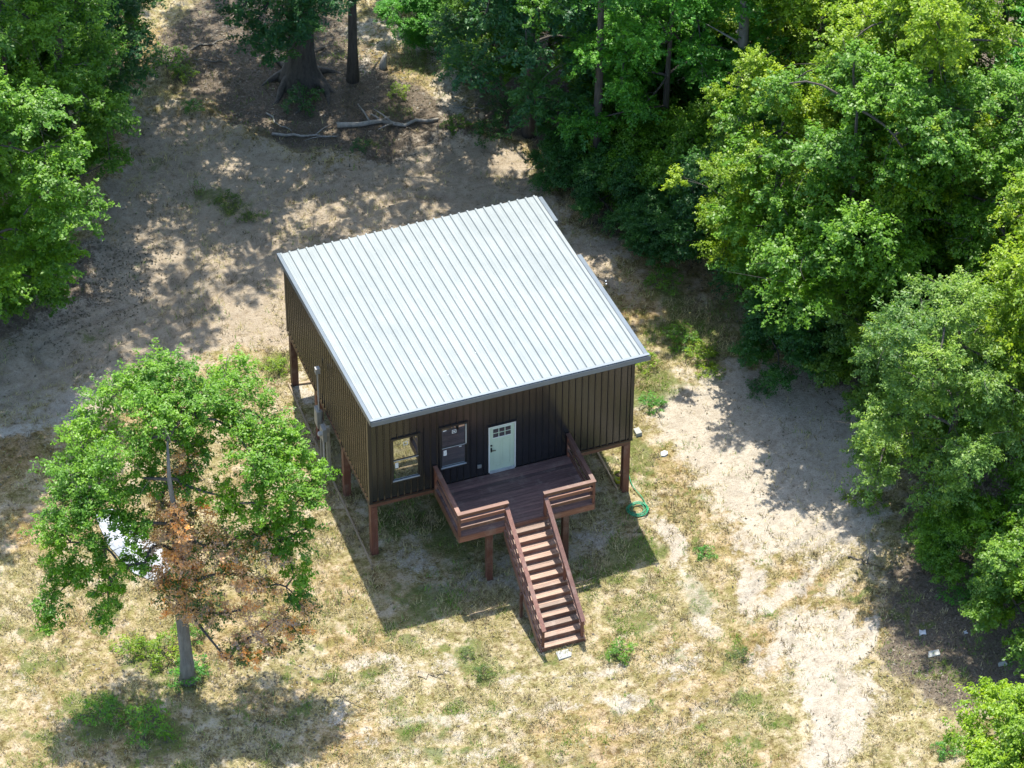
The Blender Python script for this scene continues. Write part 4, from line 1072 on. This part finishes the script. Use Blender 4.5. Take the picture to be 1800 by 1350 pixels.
# bucket
p = on(1087, 846); bk = empty('bucket', p); tag(bk, 'yellow-green bucket holding a wooden stick under the cabin\'s right front corner', 'bucket')
m = MB(); n = 20; v = []; prof = ((.115, 0), (.155, .36), (.165, .37), (.15, .365), (.112, .03))
for rr, z in prof: v += [(rr * math.cos(2 * math.pi * k / n), rr * math.sin(2 * math.pi * k / n), z) for k in range(n)]
m.add(v, [(i * n + k, i * n + (k + 1) % n, (i + 1) * n + (k + 1) % n, (i + 1) * n + k) for i in range(4) for k in range(n)] + [tuple(range(n))[::-1], tuple(range(4 * n, 5 * n))]); m.build('shell', MAT['bucket'], bk, smooth=False)
MB().tube([(.13 * math.cos(2 * math.pi * k / 20), .13 * math.sin(2 * math.pi * k / 20), .28) for k in range(20)], .001, 3).add([(.14 * math.cos(2 * math.pi * k / 20), .14 * math.sin(2 * math.pi * k / 20), .27) for k in range(20)], [tuple(range(20))]).build('contents', MAT['mud'], bk)
MB().bar((-.05, 0, .2), (.10, .03, .52), .03, .02).build('stirring_stick', MAT['paletimber'], bk)
MB().tube([(.16 * math.cos(a), -.10 * math.sin(a) - .06, .36 - .16 * math.sin(a)) for a in [math.pi * k / 12 for k in range(13)]], .006, 5).build('handle', MAT['pipe'], bk)


def slab(name, px, py, pts, h, mat, label, cat, tilt=0.0):
    p = on(px, py); m = MB(); n = len(pts)
    v = [(x, y, -.03) for x, y in pts] + [(x * .97, y * .97, h + x * tilt) for x, y in pts]
    m.add(v, [tuple(range(n))[::-1], tuple(range(n, 2 * n))] + [(i, (i + 1) % n, (i + 1) % n + n, i + n) for i in range(n)])
    o = m.build(name, MAT[mat], None, p); tag(o, label, cat); return o


slab('stepping_stone', 992, 1150, [(-.26, -.2), (.18, -.17), (.25, -.02), (.16, .05), (.2, .16), (-.24, .17)], .05, 'stone', 'broken pale concrete slab at the foot of the stairs', 'slab')
slab('concrete_block', 1121, 762, [(-.11, -.15), (.11, -.14), (.10, .16), (-.11, .15)], .15, 'stone', 'grey-white block standing by the cabin\'s right wall', 'block')
slab('white_stone', 1167, 798, [(-.14, -.08), (-.02, -.13), (.12, -.07), (.15, .03), (.06, .12), (-.11, .09)], .06, 'white', 'bright white stone on sand right of the cabin', 'stone', .1)
slab('litter_scrap', 1620, 1112, [(-.13, -.11), (.02, -.09), (.1, -.15), (.16, .05), (.04, .06), (-.02, .15)], .03, 'white', 'pale torn scrap in the shaded litter patch', 'scrap', .2)
slab('litter_scrap', 1697, 1112, [(-.06, -.05), (.07, -.06), (.03, .02), (.08, .06), (-.04, .07)], .025, 'white', 'small blue-white scrap under the light green bush', 'scrap', .2)
slab('litter_scrap', 1762, 1168, [(-.16, -.06), (.14, -.08), (.1, .08), (-.12, .07)], .06, 'stone', 'grey scrap at the foot of the light green bush', 'scrap', .1)
slab('litter_scrap', 1640, 1150, [(-.22, -.1), (.2, -.14), (.24, .08), (-.1, .14)], .05, 'stone', 'flat grey rag in the shaded litter patch', 'scrap', .1)


# crumpled white sheet under the half-dead oak
def sheet():
    rng = np.random.RandomState(12); A = poly((165, 905), (200, 895), (235, 930), (285, 965), (300, 1000), (275, 1025), (235, 1010), (190, 960)); c = A.mean(0)
    n = 34; U, V = np.meshgrid(np.linspace(0, 1, n), np.linspace(0, 1, n)); ang = np.linspace(0, 2 * math.pi, 40)
    v = []; f = []; K = 44; L = 14
    for i in range(L + 1):
        t = i / L
        for k in range(K):
            e = k / K * len(A); a = int(e); q = A[a] * (1 - (e - a)) + A[(a + 1) % len(A)] * (e - a); q = c + (q - c) * t
            v.append((q[0] - c[0], q[1] - c[1], .04 + .35 * (1 - t ** 3) * (.4 + fbm(np.array([q[0] * 3]), np.array([q[1] * 3]), 3, 1.0)[0]) + .12 * (fbm(np.array([q[0]]), np.array([q[1]]), 3, 4.0)[0] - .5)))
    for i in range(L):
        for k in range(K): f.append((i * K + k, i * K + (k + 1) % K, (i + 1) * K + (k + 1) % K, (i + 1) * K + k))
    o = MB().add(v, f).build('plastic_sheet', MAT['white'], None, (c[0], c[1], float(gh(c[0], c[1])))); tag(o, 'crumpled white plastic sheet on the ground behind the half-dead oak', 'plastic sheet')


sheet()
